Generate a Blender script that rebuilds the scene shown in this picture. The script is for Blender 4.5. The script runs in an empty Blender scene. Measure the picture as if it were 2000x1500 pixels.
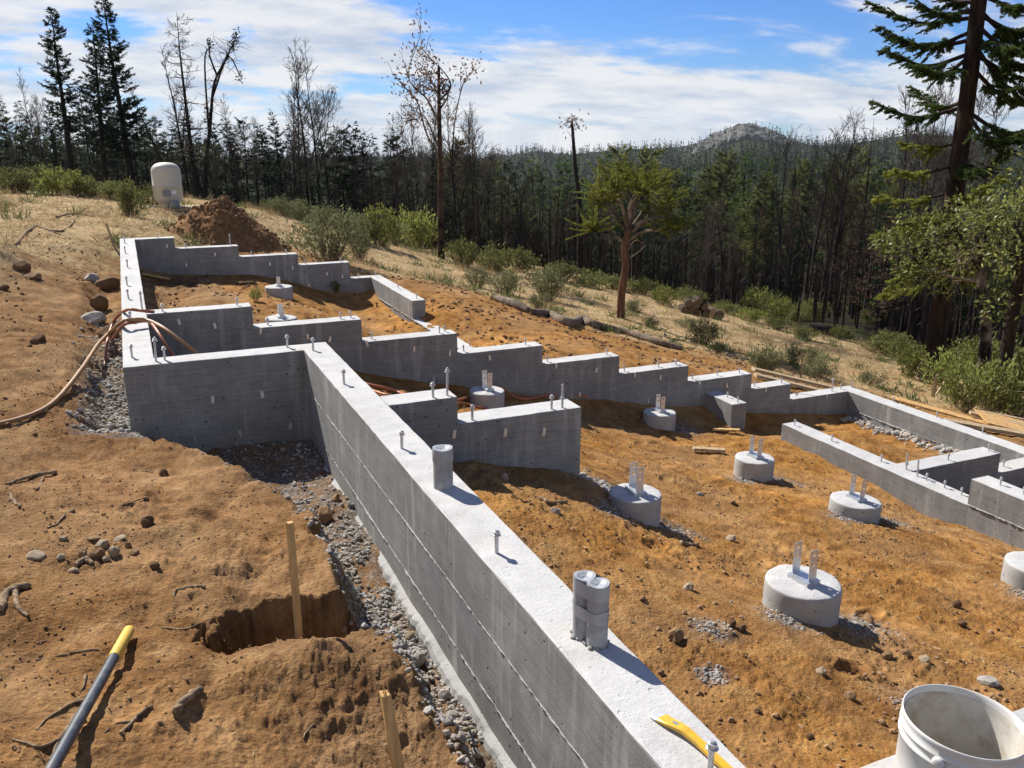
import bpy, bmesh, math, random
import numpy as np
from mathutils import Vector, Matrix

# ------------------------------------------------------------------ camera, sky, sun, exposure
SC = bpy.context.scene
COL = SC.collection
CAM_H, PITCH, YAW, FPX = 1.55, math.radians(16.185), math.radians(23.547), 1700.0   # metres, photo pixels (2000 wide)
cam_data = bpy.data.cameras.new('camera')
cam_data.sensor_width = 36.0
cam_data.lens = FPX / 2000.0 * 36.0
cam_data.clip_start = 0.05
cam_data.clip_end = 20000.0
cam = bpy.data.objects.new('camera', cam_data)
cam.location = (0, 0, CAM_H)
cam.rotation_euler = (math.pi / 2 - PITCH, 0, -YAW)
COL.objects.link(cam)
SC.camera = cam

SUN_EL = math.radians(41.0)
SUN_DX, SUN_DY = -0.30, 0.954            # towards the sun, seen from above
sun_vec = Vector((SUN_DX, SUN_DY, 0)).normalized() * math.cos(SUN_EL) + Vector((0, 0, math.sin(SUN_EL)))
sd = bpy.data.lights.new('sun', 'SUN')
sd.energy = 5.0
sd.angle = math.radians(0.53)
sd.color = (1.0, 0.95, 0.87)
sun = bpy.data.objects.new('sun', sd)
sun.rotation_euler = (-sun_vec).to_track_quat('-Z', 'Y').to_euler()
sun.location = (-5, 20, 30)
COL.objects.link(sun)

W = bpy.data.worlds.new('World')
SC.world = W
W.use_nodes = True
nt = W.node_tree
nt.nodes.clear()
def wn(t, **k):
    n = nt.nodes.new(t)
    for a, b in k.items(): setattr(n, a, b)
    return n
def wl(a, b): nt.links.new(a, b)
def wmath(op, a, b=None, clamp=False):
    n = wn('ShaderNodeMath', operation=op, use_clamp=clamp)
    for i, v in enumerate((a, b)):
        if v is None: continue
        if isinstance(v, (int, float)): n.inputs[i].default_value = v
        else: wl(v, n.inputs[i])
    return n.outputs[0]
sky = wn('ShaderNodeTexSky', sky_type='NISHITA', sun_disc=False)
sky.sun_elevation = SUN_EL
sky.sun_rotation = math.atan2(SUN_DX, SUN_DY)
sky.altitude = 300
sky.air_density = 1.0
sky.dust_density = 0.0
sky.ozone_density = 3.0
tc = wn('ShaderNodeTexCoord')
sep = wn('ShaderNodeSeparateXYZ')
wl(tc.outputs['Generated'], sep.inputs[0])
zc = wmath('MAXIMUM', sep.outputs[2], 0.0)
den = wmath('ADD', zc, 0.20)
px_ = wmath('DIVIDE', sep.outputs[0], den)
py_ = wmath('DIVIDE', sep.outputs[1], den)
comb = wn('ShaderNodeCombineXYZ')
wl(px_, comb.inputs[0]); wl(py_, comb.inputs[1])
mapc = wn('ShaderNodeMapping')
mapc.inputs['Rotation'].default_value = (0, 0, math.radians(24))
mapc.inputs['Scale'].default_value = (0.72, 1.0, 1.0)
mapc.inputs['Location'].default_value = (2.3, 0.55, 0)
wl(comb.outputs[0], mapc.inputs[0])
cn = wn('ShaderNodeTexNoise')
cn.inputs['Scale'].default_value = 1.05
cn.inputs['Detail'].default_value = 9
cn.inputs['Roughness'].default_value = 0.60
cn.inputs['Distortion'].default_value = 0.55
wl(mapc.outputs[0], cn.inputs['Vector'])
cn2 = wn('ShaderNodeTexNoise')
cn2.inputs['Scale'].default_value = 3.0
cn2.inputs['Detail'].default_value = 8
cn2.inputs['Roughness'].default_value = 0.6
wl(mapc.outputs[0], cn2.inputs['Vector'])
ramp = wn('ShaderNodeValToRGB')
ramp.color_ramp.elements[0].position = 0.395
ramp.color_ramp.elements[1].position = 0.525
ramp.color_ramp.interpolation = 'EASE'
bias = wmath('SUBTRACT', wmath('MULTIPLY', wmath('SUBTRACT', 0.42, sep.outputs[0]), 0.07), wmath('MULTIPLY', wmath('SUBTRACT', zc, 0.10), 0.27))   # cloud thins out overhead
fine_ = wmath('MULTIPLY', wmath('SUBTRACT', cn2.outputs['Fac'], 0.5), 0.30)
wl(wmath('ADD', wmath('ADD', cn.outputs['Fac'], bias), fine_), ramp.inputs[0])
shade = wn('ShaderNodeValToRGB')
shade.color_ramp.elements[0].position = 0.36
shade.color_ramp.elements[0].color = (0.60, 0.68, 0.82, 1)
shade.color_ramp.elements[1].position = 0.58
shade.color_ramp.elements[1].color = (1.0, 1.0, 1.0, 1)
wl(cn2.outputs['Fac'], shade.inputs[0])
bg1 = wn('ShaderNodeBackground'); bg1.inputs['Strength'].default_value = 0.05
bg2 = wn('ShaderNodeBackground'); bg2.inputs['Strength'].default_value = 0.50
hsv = wn('ShaderNodeHueSaturation')
hsv.inputs['Saturation'].default_value = 1.0
wl(sky.outputs[0], hsv.inputs['Color'])
tint = wn('ShaderNodeMix', data_type='RGBA', blend_type='MULTIPLY')
tint.inputs[0].default_value = 1.0
tint.inputs[7].default_value = (0.48, 0.78, 1.35, 1)
wl(hsv.outputs[0], tint.inputs[6])
wl(tint.outputs[2], bg1.inputs[0])
wl(shade.outputs[0], bg2.inputs[0])
mixs = wn('ShaderNodeMixShader')
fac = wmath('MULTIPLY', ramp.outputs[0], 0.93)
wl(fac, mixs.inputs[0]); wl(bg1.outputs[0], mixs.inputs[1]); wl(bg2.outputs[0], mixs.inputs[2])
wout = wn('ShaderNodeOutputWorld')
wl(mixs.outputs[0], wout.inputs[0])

SC.view_settings.view_transform = 'Standard'
SC.view_settings.look = 'None'
SC.view_settings.exposure = 0.8
SC.view_settings.gamma = 1.0
SC.view_settings.use_curve_mapping = False
SC.cycles.max_bounces = 6
SC.cycles.transparent_max_bounces = 8
SC.cycles.use_denoising = True
# ------------------------------------------------------------------ numpy helpers
#TERRAIN-BEGIN
_rs = np.random.RandomState(11)
_PERM = _rs.permutation(1024).astype(np.int64)
_GRAD = _rs.uniform(0, 2 * np.pi, 1024)
def vnoise(x, y, seed=0):
    """gradient noise, about -0.7..0.7"""
    x = np.asarray(x, float) + seed * 37.31; y = np.asarray(y, float) + seed * 17.77
    xi = np.floor(x).astype(np.int64); yi = np.floor(y).astype(np.int64)
    xf = x - xi; yf = y - yi
    u = xf * xf * xf * (xf * (xf * 6 - 15) + 10); v = yf * yf * yf * (yf * (yf * 6 - 15) + 10)
    def g(ix, iy, dx, dy):
        h = _PERM[(_PERM[ix & 1023] + iy) & 1023]
        a = _GRAD[h]
        return np.cos(a) * dx + np.sin(a) * dy
    n00 = g(xi, yi, xf, yf); n10 = g(xi + 1, yi, xf - 1, yf)
    n01 = g(xi, yi + 1, xf, yf - 1); n11 = g(xi + 1, yi + 1, xf - 1, yf - 1)
    return (n00 * (1 - u) + n10 * u) * (1 - v) + (n01 * (1 - u) + n11 * u) * v
def fbm(x, y, octv=4, seed=0, gain=0.5):
    a = 1.0; s = 0.0; f = 1.0
    for o in range(octv):
        s = s + a * vnoise(x * f, y * f, seed + o * 3); a *= gain; f *= 2.03
    return s
def sstep(a, b, x):
    t = np.clip((x - a) / (b - a), 0, 1)
    return t * t * (3 - 2 * t)

# ------------------------------------------------------------------ terrain as a height function (metres; z = 0 is the top of the main wall)
CP = np.array([
 (0,-3,.1),(0,0,-.08),(-.5,2.5,-.2),(.4,3.0,-.33),(.3,4.6,-.38),(-.75,4.7,-.27),(-.2,5.8,-.40),(-1,6.5,-.22),(-.7,8.2,-.2),
 (-.7,11,-.13),(-.6,14,-.1),(-3,5,-.1),(-3,10,.05),(-3,16,.12),(-6,4,.2),(-6,12,.3),(-5,22,.2),(.7,1.6,-.33),(.75,2.3,-.42),
 (.9,21.8,-.2),(1.5,16.5,-.25),(3.2,16,-.7),(4.3,15,-.95),(-3,26,.1),(3,26,-.5),(-8,26,.2),
 (1.67,4.6,-.43),(2.08,4.6,-.51),(2.56,4.6,-.64),(1.5,3,-.40),(1.9,1.35,-.47),(2.4,1.3,-.58),(4,1,-1.0),(7,0,-1.8),(4,-3,-1.0),(10,0,-2.4),(1.5,0,-.38),
 (2.95,3.05,-.80),(2.95,4.7,-.88),(4.95,4.7,-1.33),(4.95,3,-1.25),
 (1.62,8.1,-.645),(1.92,8.1,-.744),(2.44,8.1,-.893),(3.0,8.1,-1.04),(4.2,8.1,-1.33),(5.2,8.1,-1.53),(5.6,8.1,-1.61),(7.07,8.1,-1.865),(8.2,8.1,-2.02),
 (1.45,6.8,-.50),(1.9,6,-.56),(3,6.2,-.92),
 (6.15,7.05,-1.68),(6.15,5.04,-1.71),(6.15,4.15,-1.62),(7.2,6.6,-1.76),(8.2,7.8,-2.02),(8.2,6.8,-1.98),(7.3,4.6,-1.9),
 (8.9,7,-1.9),(9.2,5.5,-1.98),(4.4,8.8,-1.05),(5.4,8.8,-1.25),(6.3,8.8,-1.45),(7.2,8.8,-1.65),(8.2,8.8,-1.87),(3.95,10.5,-1.15),(3.95,12,-1.0),(3.95,14,-.92),
 (.25,8.8,-.5),(.25,13.8,-.57),(1,13.9,-.64),(2.24,13.9,-.81),(3.3,13.9,-1.17),(1,11,-.45),(2,11,-.62),(1.75,11.7,-.58),(2.7,4.2,-.78),(3.2,12.2,-1.28),(3.2,10,-1.12),(1.7,8.7,-.52),(2.9,8.7,-.9),
 (7,11,-1.75),(10,9,-2.4),(7.1,15.2,-1.85),(10,17,-2.5),(9.2,13.2,-2.3),(11,15,-2.75),(15.4,21.3,-3.7),(16.4,13.8,-3.9),(18.3,19.3,-4.3),(14.4,11,-3.5),
 (11.8,8.5,-2.9),(12,4,-2.9),(9,26.5,-2.3),(12.8,31,-3.1),(18.5,28,-4.4),(4,19.7,-1.2),(6,22,-1.6),(8,30,-2.2),(20,8,-4.8),(20,0,-5.0),(-8,-5,.4),(30,20,-7),(28,34,-7),(-15,20,.5),(-15,0,.8)], float)
def _phi(r2): return np.where(r2 > 1e-12, 0.5 * r2 * np.log(np.maximum(r2, 1e-12)), 0.0)
_n = len(CP)
_d2 = (CP[:, None, 0] - CP[None, :, 0]) ** 2 + (CP[:, None, 1] - CP[None, :, 1]) ** 2
_A = np.zeros((_n + 3, _n + 3)); _A[:_n, :_n] = _phi(_d2) + np.eye(_n) * 0.02
_A[:_n, _n] = 1; _A[:_n, _n + 1:] = CP[:, :2]; _A[_n, :_n] = 1; _A[_n + 1:, :_n] = CP[:, :2].T
_w = np.linalg.solve(_A, np.r_[CP[:, 2], 0, 0, 0])
def tps(x, y):
    z = _w[_n] + _w[_n + 1] * x + _w[_n + 2] * y
    for i in range(_n):
        z = z + _w[i] * _phi((x - CP[i, 0]) ** 2 + (y - CP[i, 1]) ** 2)
    return z

# far land: azimuth (deg, from +Y towards +X) tables
RIDGE_AZ = [-180, -60, -8, 5, 15, 22, 34, 40, 43, 50, 60, 90, 180]
RIDGE_R  = [  24,  30, 27, 28, 31, 33, 33, 29, 27, 25, 24, 22, 24]
SLOPE_AZ = [-180, -40, 0, 10, 18, 30, 36, 40, 46, 52, 70, 180]
SLOPE_V  = [0.05, .05, .10, .17, .28, .34, .25, .17, .15, .24, .25, .1]
SKY_X = [-400, 300, 700, 940, 1000, 1050, 1100, 1200, 1300, 1345, 1390, 1440, 1480, 1530, 1570, 1650, 1760, 1850, 1950, 2150, 2600]
SKY_Y = [-30, -30, -30, -34, -28, -20, -28, -18, -14, -8, 8, 22, 16, 0, -10, -4, 12, 6, 0, -6, -20]
SKY_AZ = [-180] + [math.degrees(YAW + math.atan((q - 1000) / FPX)) for q in SKY_X] + [180]
SKY_PX = [-30] + SKY_Y + [-30]
def bank_x(y):
    return np.interp(y, [0, 1.5, 2.4, 2.8, 3.2, 3.5, 3.9, 4.3, 4.7, 5.1, 5.5, 5.9, 6.2, 6.4], [.92, .88, .84, .79, .70, .72, .74, .72, .64, .50, .34, .12, -.12, -.4])
def near_ground(x, y):
    z = tps(x, y)
    nb = fbm(x * 2.2, y * 2.2, 3, 5)
    # open strip beside the main wall and in front of the cross wall
    m = sstep(-.05, .13, x - bank_x(y) + .10 * nb) * (y < 6.5) * (x < 1.25)
    fl = np.interp(y, [0, 2, 3, 3.6, 4.5, 6.4], [-.74, -.74, -.76, -.74, -.70, -.68]) + .03 * nb
    z = z * (1 - m) + fl * m
    # hole by the stake
    e = ((x - .53) / .42) ** 2 + ((y - 3.18) / .18) ** 2 + 1.0 * fbm(x * 5.5, y * 5.5, 4, 9, .6)
    hm = sstep(1.30, .72, e) * (x < 1.0)
    z = z - hm * (.68 + .3 * fbm(x * 5, y * 5, 2, 19))
    z = z + .10 * np.exp(-(((x - .50) / .40) ** 2 + ((y - 2.80) / .20) ** 2)) * (1 + .8 * nb)
    # strip beside the left wall
    d = -.143 - x + .10 * nb
    m2 = sstep(.45, .18, d) * sstep(6.05, 6.5, y) * sstep(14.2, 12.5, y) * (x < 0.03)
    fl2 = np.interp(y, [6, 7, 8, 10, 14], [-.55, -.50, -.42, -.34, -.22])
    z = np.where(m2 > 0, z * (1 - m2) + np.minimum(z, fl2 + .05 * nb) * m2, z)
    # spoil ridge on the far left, hollow beside the little buttress
    z = z + .45 * np.exp(-(((x + 2.2) / .8) ** 2 + ((y - 12.2) / .9) ** 2)) * (1 + .8 * nb)
    z = z - .22 * np.exp(-(((x - 6.75) / .38) ** 2 + ((y - 7.75) / .30) ** 2))
    z = z + .12 * np.exp(-(((x - 7.0) / .5) ** 2 + ((y - 6.9) / .35) ** 2))
    z = z - .20 * np.exp(-(((x - .35) / .28) ** 2 + ((y - 10.8) / 2.2) ** 2)) * (x > .0)
    return z
def far_ground(x, y):
    r = np.hypot(x, y) + 1e-9
    az = np.degrees(np.arctan2(x, y))
    R = np.interp(az, RIDGE_AZ, RIDGE_R)
    k = np.interp(az, SLOPE_AZ, SLOPE_V)
    s = np.maximum(r - R, 0)
    xr, yr = x * R / r, y * R / r
    z0 = np.where(s > 0, 0, 0)
    drop = k * s * np.exp(-(s / 95.0) ** 2 * .35)
    dropmax = k * 68
    drop = np.where(s < 95, k * 68 * (1 - np.exp(-s / 68.0)) * 1.15, k * 68 * (1 - np.exp(-95 / 68.0)) * 1.15)
    px = np.interp(az, SKY_AZ, SKY_PX) - 15
    t = np.clip((r - 125) / 1175.0, 0, 1)
    target = CAM_H + px / FPX * 1300 * 1.02
    tt = t ** 1.25
    return drop, tt, target, s, xr, yr
def ground0(x, y):
    """large shape without the small roughness"""
    x = np.asarray(x, float); y = np.asarray(y, float)
    r = np.hypot(x, y)
    drop, tt, target, s, xr, yr = far_ground(x, y)
    inside = s <= 0
    zx = np.where(inside, x, xr); zy = np.where(inside, y, yr)
    z = near_ground(zx, zy) - drop
    z = z - 20 * sstep(55, 230, r) * np.interp(np.degrees(np.arctan2(x, y)), [-180, 4, 18, 70, 180], [.15, .25, 1, 1, .2])
    z = z * (1 - tt) + target * tt
    z = z + sstep(60, 200, r) * (fbm(x / 90, y / 90, 4, 21) * np.clip(r / 60, 0, 6)) * (1 - .9 * sstep(500, 1100, r))
    z = z - sstep(1320, 2600, r) * 160
    return z
def rough(x, y):
    """small lumps and clods of the worked soil"""
    r = np.hypot(x, y)
    a = .034 * fbm(x * 1.7, y * 1.7, 3, 31)
    c = fbm(x * 7, y * 7, 4, 41, .6)
    cl = .024 * np.maximum(c, -.12)
    b = .011 * np.maximum(fbm(x * 26, y * 26, 3, 51, .65), -.2)
    patch = sstep(-.25, .35, fbm(x * .9, y * .9, 2, 61))
    rightside = sstep(1.25, 1.4, x)
    k = .55 + .9 * patch - .25 * rightside * patch
    # wheel and boot scuffs on the left
    u = x * .93 - y * .36
    v = x * .36 + y * .93
    rut = np.exp(-((u + .95 + .05 * np.sin(v * 2.1)) / .05) ** 2) + .8 * np.exp(-((u + 1.33 + .06 * np.sin(v * 1.7 + 1)) / .05) ** 2)
    rut = rut * sstep(2.2, 2.9, y) * sstep(5.6, 4.6, y) * (x < .9)
    return (a + (cl + b) * k) * sstep(60, 30, r) - .030 * rut - prints(x, y) + .05 * sstep(25, 60, r) * fbm(x * .3, y * .3, 3, 71)
_pr = np.random.RandomState(63)
PRINTS = [(_pr.uniform(-1.1, .6), _pr.uniform(1.9, 5.6), _pr.uniform(-.6, .9), _pr.uniform(.006, .014)) for _ in range(42)] + [(_pr.uniform(1.5, 5.8), _pr.uniform(1.6, 7.6), _pr.uniform(-1.6, 1.6), _pr.uniform(.008, .02)) for _ in range(60)]
def prints(x, y):
    """boot prints pressed into the soil, with a low rim"""
    s = np.zeros_like(x)
    near = (np.hypot(x, y) < 12)
    xs, ys = x[near], y[near]; q = np.zeros_like(xs)
    for (cx, cy, a, d) in PRINTS:
        u = (xs - cx) * math.cos(a) + (ys - cy) * math.sin(a); v = -(xs - cx) * math.sin(a) + (ys - cy) * math.cos(a)
        e = (u / .048) ** 2 + (v / (.13 - .02 * (v < 0))) ** 2
        q = q + d * (np.exp(-e ** 2) - .55 * np.exp(-((e - 1.7) / .6) ** 2))
    s[near] = q
    return s
def ground(x, y):
    return ground0(x, y) + rough(np.asarray(x, float), np.asarray(y, float))
def gz(x, y): return float(ground(np.array([x], float), np.array([y], float))[0])

# photo pixel -> direction; distance always comes from the ground or a wall plane
_cp, _sp, _cy, _sy = math.cos(PITCH), math.sin(PITCH), math.cos(YAW), math.sin(YAW)
_f = np.array([_sy * _cp, _cy * _cp, -_sp]); _r = np.array([_cy, -_sy, 0.]); _u = np.cross(_r, _f)
CAMP = np.array([0, 0, CAM_H])
def ray(px, py): return _f + _r * ((px - 1000) / FPX) - _u * ((py - 750) / FPX)
def onZ(px, py, z): d = ray(px, py); return CAMP + d * ((z - CAM_H) / d[2])
def onY(px, py, Y): d = ray(px, py); return CAMP + d * (Y / d[1])
def onX(px, py, X): d = ray(px, py); return CAMP + d * (X / d[0])
def atr(px, py, r): d = ray(px, py); return CAMP + d * (r / math.hypot(d[0], d[1]))
def proj(p):
    v = np.asarray(p, float) - CAMP; w = v @ _f
    return 1000 + FPX * (v @ _r) / w, 750 - FPX * (v @ _u) / w
_ts = np.exp(np.linspace(math.log(1.0), math.log(1500), 1500))
def hit(px, py, tmin=1.0):
    d = ray(px, py); ts = _ts[_ts >= tmin]
    P = CAMP[None] + ts[:, None] * d[None]
    below = P[:, 2] < ground(P[:, 0], P[:, 1])
    if not below.any(): return P[-1]
    i = int(np.argmax(below))
    return P[max(i, 0)]
#TERRAIN-END
# ------------------------------------------------------------------ mesh helpers
class MB:
    """collects vertices and faces, builds ONE mesh object"""
    def __init__(s): s.v = []; s.f = []; s.n = 0
    def add(s, v, f, mi=0):
        v = np.asarray(v, float).reshape(-1, 3); f = np.asarray(f, np.int64)
        if f.ndim == 1: f = f.reshape(1, -1)
        s.v.append(v); s.f.append((f + s.n, mi)); s.n += len(v)
    def mesh(s, name, mats, smooth=True):
        me = bpy.data.meshes.new(name)
        if s.n == 0: return me
        V = np.concatenate(s.v).astype(np.float32)
        idx = np.concatenate([f.ravel() for f, _ in s.f]).astype(np.int32)
        cnt = np.concatenate([np.full(len(f), f.shape[1], np.int32) for f, _ in s.f])
        mi = np.concatenate([np.full(len(f), m, np.int32) for f, m in s.f])
        st = np.concatenate([[0], np.cumsum(cnt)[:-1]]).astype(np.int32)
        me.vertices.add(len(V)); me.vertices.foreach_set('co', V.ravel())
        me.loops.add(len(idx)); me.loops.foreach_set('vertex_index', idx)
        me.polygons.add(len(cnt)); me.polygons.foreach_set('loop_start', st); me.polygons.foreach_set('loop_total', cnt)
        me.polygons.foreach_set('material_index', mi)
        me.polygons.foreach_set('use_smooth', np.full(len(cnt), smooth, bool))
        for m in (mats if isinstance(mats, (list, tuple)) else [mats]): me.materials.append(m)
        me.update(calc_edges=True); me.validate()
        return me
    def build(s, name, mats, parent=None, smooth=True, loc=None):
        return link(name, s.mesh(name, mats, smooth), parent, loc)
def link(name, me, parent=None, loc=None):
    o = bpy.data.objects.new(name, me); COL.objects.link(o)
    if parent is not None: o.parent = parent
    if loc is not None: o.location = loc
    return o
def tag(o, label=None, cat=None, group=None, kind=None):
    if label: o['label'] = label
    if cat: o['category'] = cat
    if group: o['group'] = group
    if kind: o['kind'] = kind
    return o
def empty(name, loc=(0, 0, 0), rz=0.0):
    o = bpy.data.objects.new(name, None); COL.objects.link(o)
    o.location = loc; o.rotation_euler = (0, 0, rz); o.empty_display_size = .2
    return o
def copy_tree(o, parent=None):
    c = o.copy(); COL.objects.link(c); c.parent = parent
    for ch in list(o.children): copy_tree(ch, c)
    return c
def box(mb, x0, x1, y0, y1, z0, z1, mi=0, M=None):
    v = np.array([(x, y, z) for z in (z0, z1) for y in (y0, y1) for x in (x0, x1)], float)
    if M is not None: v = np.array([list(M @ Vector(p)) for p in v])
    mb.add(v, [(0, 2, 3, 1), (4, 5, 7, 6), (0, 1, 5, 4), (2, 6, 7, 3), (0, 4, 6, 2), (1, 3, 7, 5)], mi)
def tube(mb, P, R, n=6, mi=0, cap=True):
    P = np.asarray(P, float); m = len(P); R = np.broadcast_to(np.asarray(R, float), (m,))
    T = np.gradient(P, axis=0); T /= np.linalg.norm(T, axis=1)[:, None] + 1e-12
    a = np.array([0, 0, 1.]) if abs(T[0][2]) < .9 else np.array([1., 0, 0])
    N = np.zeros_like(P); N[0] = np.cross(T[0], a); N[0] /= np.linalg.norm(N[0])
    for i in range(1, m):
        q = N[i - 1] - T[i] * (N[i - 1] @ T[i]); N[i] = q / (np.linalg.norm(q) + 1e-12)
    B = np.cross(T, N)
    ang = np.arange(n) * 2 * np.pi / n
    V = P[:, None] + R[:, None, None] * (np.cos(ang)[None, :, None] * N[:, None] + np.sin(ang)[None, :, None] * B[:, None])
    k = np.arange(n); k2 = (k + 1) % n
    F = np.concatenate([np.stack([i * n + k, i * n + k2, (i + 1) * n + k2, (i + 1) * n + k], 1) for i in range(m - 1)])
    mb.add(V.reshape(-1, 3), F, mi)
    if cap:
        for i, fl in ((0, -1), (m - 1, 1)):
            mb.add(V[i][::fl], [tuple(range(n))], mi)
def lathe(mb, prof, n=32, mi=0, cx=0, cy=0, close=False):
    pr = np.asarray(prof, float); ang = np.arange(n) * 2 * np.pi / n
    V = np.stack([cx + pr[:, 0:1] * np.cos(ang), cy + pr[:, 0:1] * np.sin(ang), np.repeat(pr[:, 1:2], n, 1)], 2)
    k = np.arange(n); k2 = (k + 1) % n
    F = np.concatenate([np.stack([i * n + k, i * n + k2, (i + 1) * n + k2, (i + 1) * n + k], 1) for i in range(len(pr) - 1)])
    mb.add(V.reshape(-1, 3), F, mi)
def cards(mb, P, D, N, L, Wd, mi=0, mid=.45):
    """leaf-shaped quads: base P, along D, in the plane across N"""
    D = D / (np.linalg.norm(D, axis=1)[:, None] + 1e-9)
    S = np.cross(D, N); S /= np.linalg.norm(S, axis=1)[:, None] + 1e-9
    L = np.broadcast_to(L, (len(P),))[:, None]; Wd = np.broadcast_to(Wd, (len(P),))[:, None]
    A = P; Bv = P + D * L * mid + S * Wd * .5; C = P + D * L; E = P + D * L * mid - S * Wd * .5
    V = np.stack([A, Bv, C, E], 1).reshape(-1, 3)
    F = np.arange(len(P) * 4).reshape(-1, 4)
    mb.add(V, F, mi)
def spline(P, n=24):
    P = np.asarray(P, float); m = len(P)
    Q = np.vstack([2 * P[0] - P[1], P, 2 * P[-1] - P[-2]])
    out = []
    seg = m - 1
    for u in np.linspace(0, seg, n):
        i = min(int(u), seg - 1); t = u - i
        p0, p1, p2, p3 = Q[i], Q[i + 1], Q[i + 2], Q[i + 3]
        out.append(.5 * ((2 * p1) + (-p0 + p2) * t + (2 * p0 - 5 * p1 + 4 * p2 - p3) * t * t + (-p0 + 3 * p1 - 3 * p2 + p3) * t ** 3))
    return np.array(out)
def ico(sub=1):
    bm = bmesh.new(); bmesh.ops.create_icosphere(bm, subdivisions=sub, radius=1)
    v = np.array([p.co[:] for p in bm.verts]); f = np.array([[q.index for q in p.verts] for p in bm.faces]); bm.free()
    return v, f
ICO1 = ico(1); ICO2 = ico(2)
def rocky(rs, sub=2, jag=.28):
    v, f = ICO2 if sub == 2 else ICO1
    v = v.copy()
    for _ in range(7 if sub == 2 else 4):        # chip flat facets off a ball
        n = rs.normal(size=3); n /= np.linalg.norm(n); d = rs.uniform(.55, .85)
        h = v @ n; v = v - np.maximum(h - d, 0)[:, None] * n[None]
    v *= 1 + rs.uniform(-jag * .18, jag * .18, (len(v), 1))
    return v, f
def rotz(a): c, s = math.cos(a), math.sin(a); return np.array([[c, -s, 0], [s, c, 0], [0, 0, 1]])
def rand_rot(rs):
    q = rs.normal(size=4); q /= np.linalg.norm(q); w, x, y, z = q
    return np.array([[1 - 2 * (y * y + z * z), 2 * (x * y - z * w), 2 * (x * z + y * w)], [2 * (x * y + z * w), 1 - 2 * (x * x + z * z), 2 * (y * z - x * w)], [2 * (x * z - y * w), 2 * (y * z + x * w), 1 - 2 * (x * x + y * y)]])

# ------------------------------------------------------------------ materials
class NM:
    def __init__(s, name):
        s.m = bpy.data.materials.new(name); s.m.use_nodes = True; s.t = s.m.node_tree
        s.b = s.t.nodes['Principled BSDF']; s.b.inputs['Specular IOR Level'].default_value = .3
        s.co = s.t.nodes.new('ShaderNodeTexCoord').outputs['Object']
    def n(s, t, **k):
        q = s.t.nodes.new(t)
        for a, b in k.items(): setattr(q, a, b)
        return q
    def l(s, a, b): s.t.links.new(a, b)
    def setv(s, sock, v):
        if isinstance(v, (int, float)): sock.default_value = v
        elif isinstance(v, tuple): sock.default_value = v if len(v) == 4 or sock.type == 'VECTOR' else (*v, 1)
        else: s.l(v, sock)
    def noise(s, scale, detail=4, rough=.55, vec=None, sc=None, dist=0, out='Fac'):
        q = s.n('ShaderNodeTexNoise'); q.inputs['Scale'].default_value = scale; q.inputs['Detail'].default_value = detail
        q.inputs['Roughness'].default_value = rough; q.inputs['Distortion'].default_value = dist
        v = vec or s.co
        if sc: v = s.mapping(v, sc)
        s.l(v, q.inputs['Vector']); return q.outputs[out]
    def mapping(s, v, sc, rot=(0, 0, 0)):
        mp = s.n('ShaderNodeMapping'); mp.inputs['Scale'].default_value = sc; mp.inputs['Rotation'].default_value = rot; s.l(v, mp.inputs[0]); return mp.outputs[0]
    def voro(s, scale, feature='F1', out='Distance', vec=None):
        q = s.n('ShaderNodeTexVoronoi', feature=feature); q.inputs['Scale'].default_value = scale; s.l(vec or s.co, q.inputs['Vector']); return q.outputs[out]
    def ramp(s, f, pts, interp='LINEAR'):
        q = s.n('ShaderNodeValToRGB'); e = q.color_ramp.elements; q.color_ramp.interpolation = interp
        while len(e) > 1: e.remove(e[-1])
        for i, (p, c) in enumerate(pts):
            if isinstance(c, (int, float)): c = (c, c, c)
            x = e[0] if i == 0 else e.new(p)
            x.position = p; x.color = (*c, 1)
        s.l(f, q.inputs[0]); return q.outputs[0]
    def mix(s, f, a, b, mode='MIX'):
        q = s.n('ShaderNodeMix', data_type='RGBA', blend_type=mode)
        s.setv(q.inputs[0], f); s.setv(q.inputs[6], a); s.setv(q.inputs[7], b); return q.outputs[2]
    def math(s, op, a, b=0.0, clamp=False):
        q = s.n('ShaderNodeMath', operation=op, use_clamp=clamp); s.setv(q.inputs[0], a); s.setv(q.inputs[1], b); return q.outputs[0]
    def attr(s, name):
        q = s.n('ShaderNodeAttribute'); q.attribute_name = name; p = s.n('ShaderNodeSeparateColor'); s.l(q.outputs['Color'], p.inputs[0]); return p.outputs
    def bump(s, h, dist, strength=1.0, prev=None):
        q = s.n('ShaderNodeBump'); q.inputs['Distance'].default_value = dist; q.inputs['Strength'].default_value = strength
        s.l(h, q.inputs['Height'])
        if prev is not None: s.l(prev, q.inputs['Normal'])
        return q.outputs[0]
    def done(s, col=None, rough=.9, nrm=None, metal=0, spec=None):
        if col is not None: s.setv(s.b.inputs['Base Color'], col)
        s.setv(s.b.inputs['Roughness'], rough); s.b.inputs['Metallic'].default_value = metal
        if nrm is not None: s.l(nrm, s.b.inputs['Normal'])
        if spec is not None: s.b.inputs['Specular IOR Level'].default_value = spec
        return s.m
MAT = {}
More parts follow.
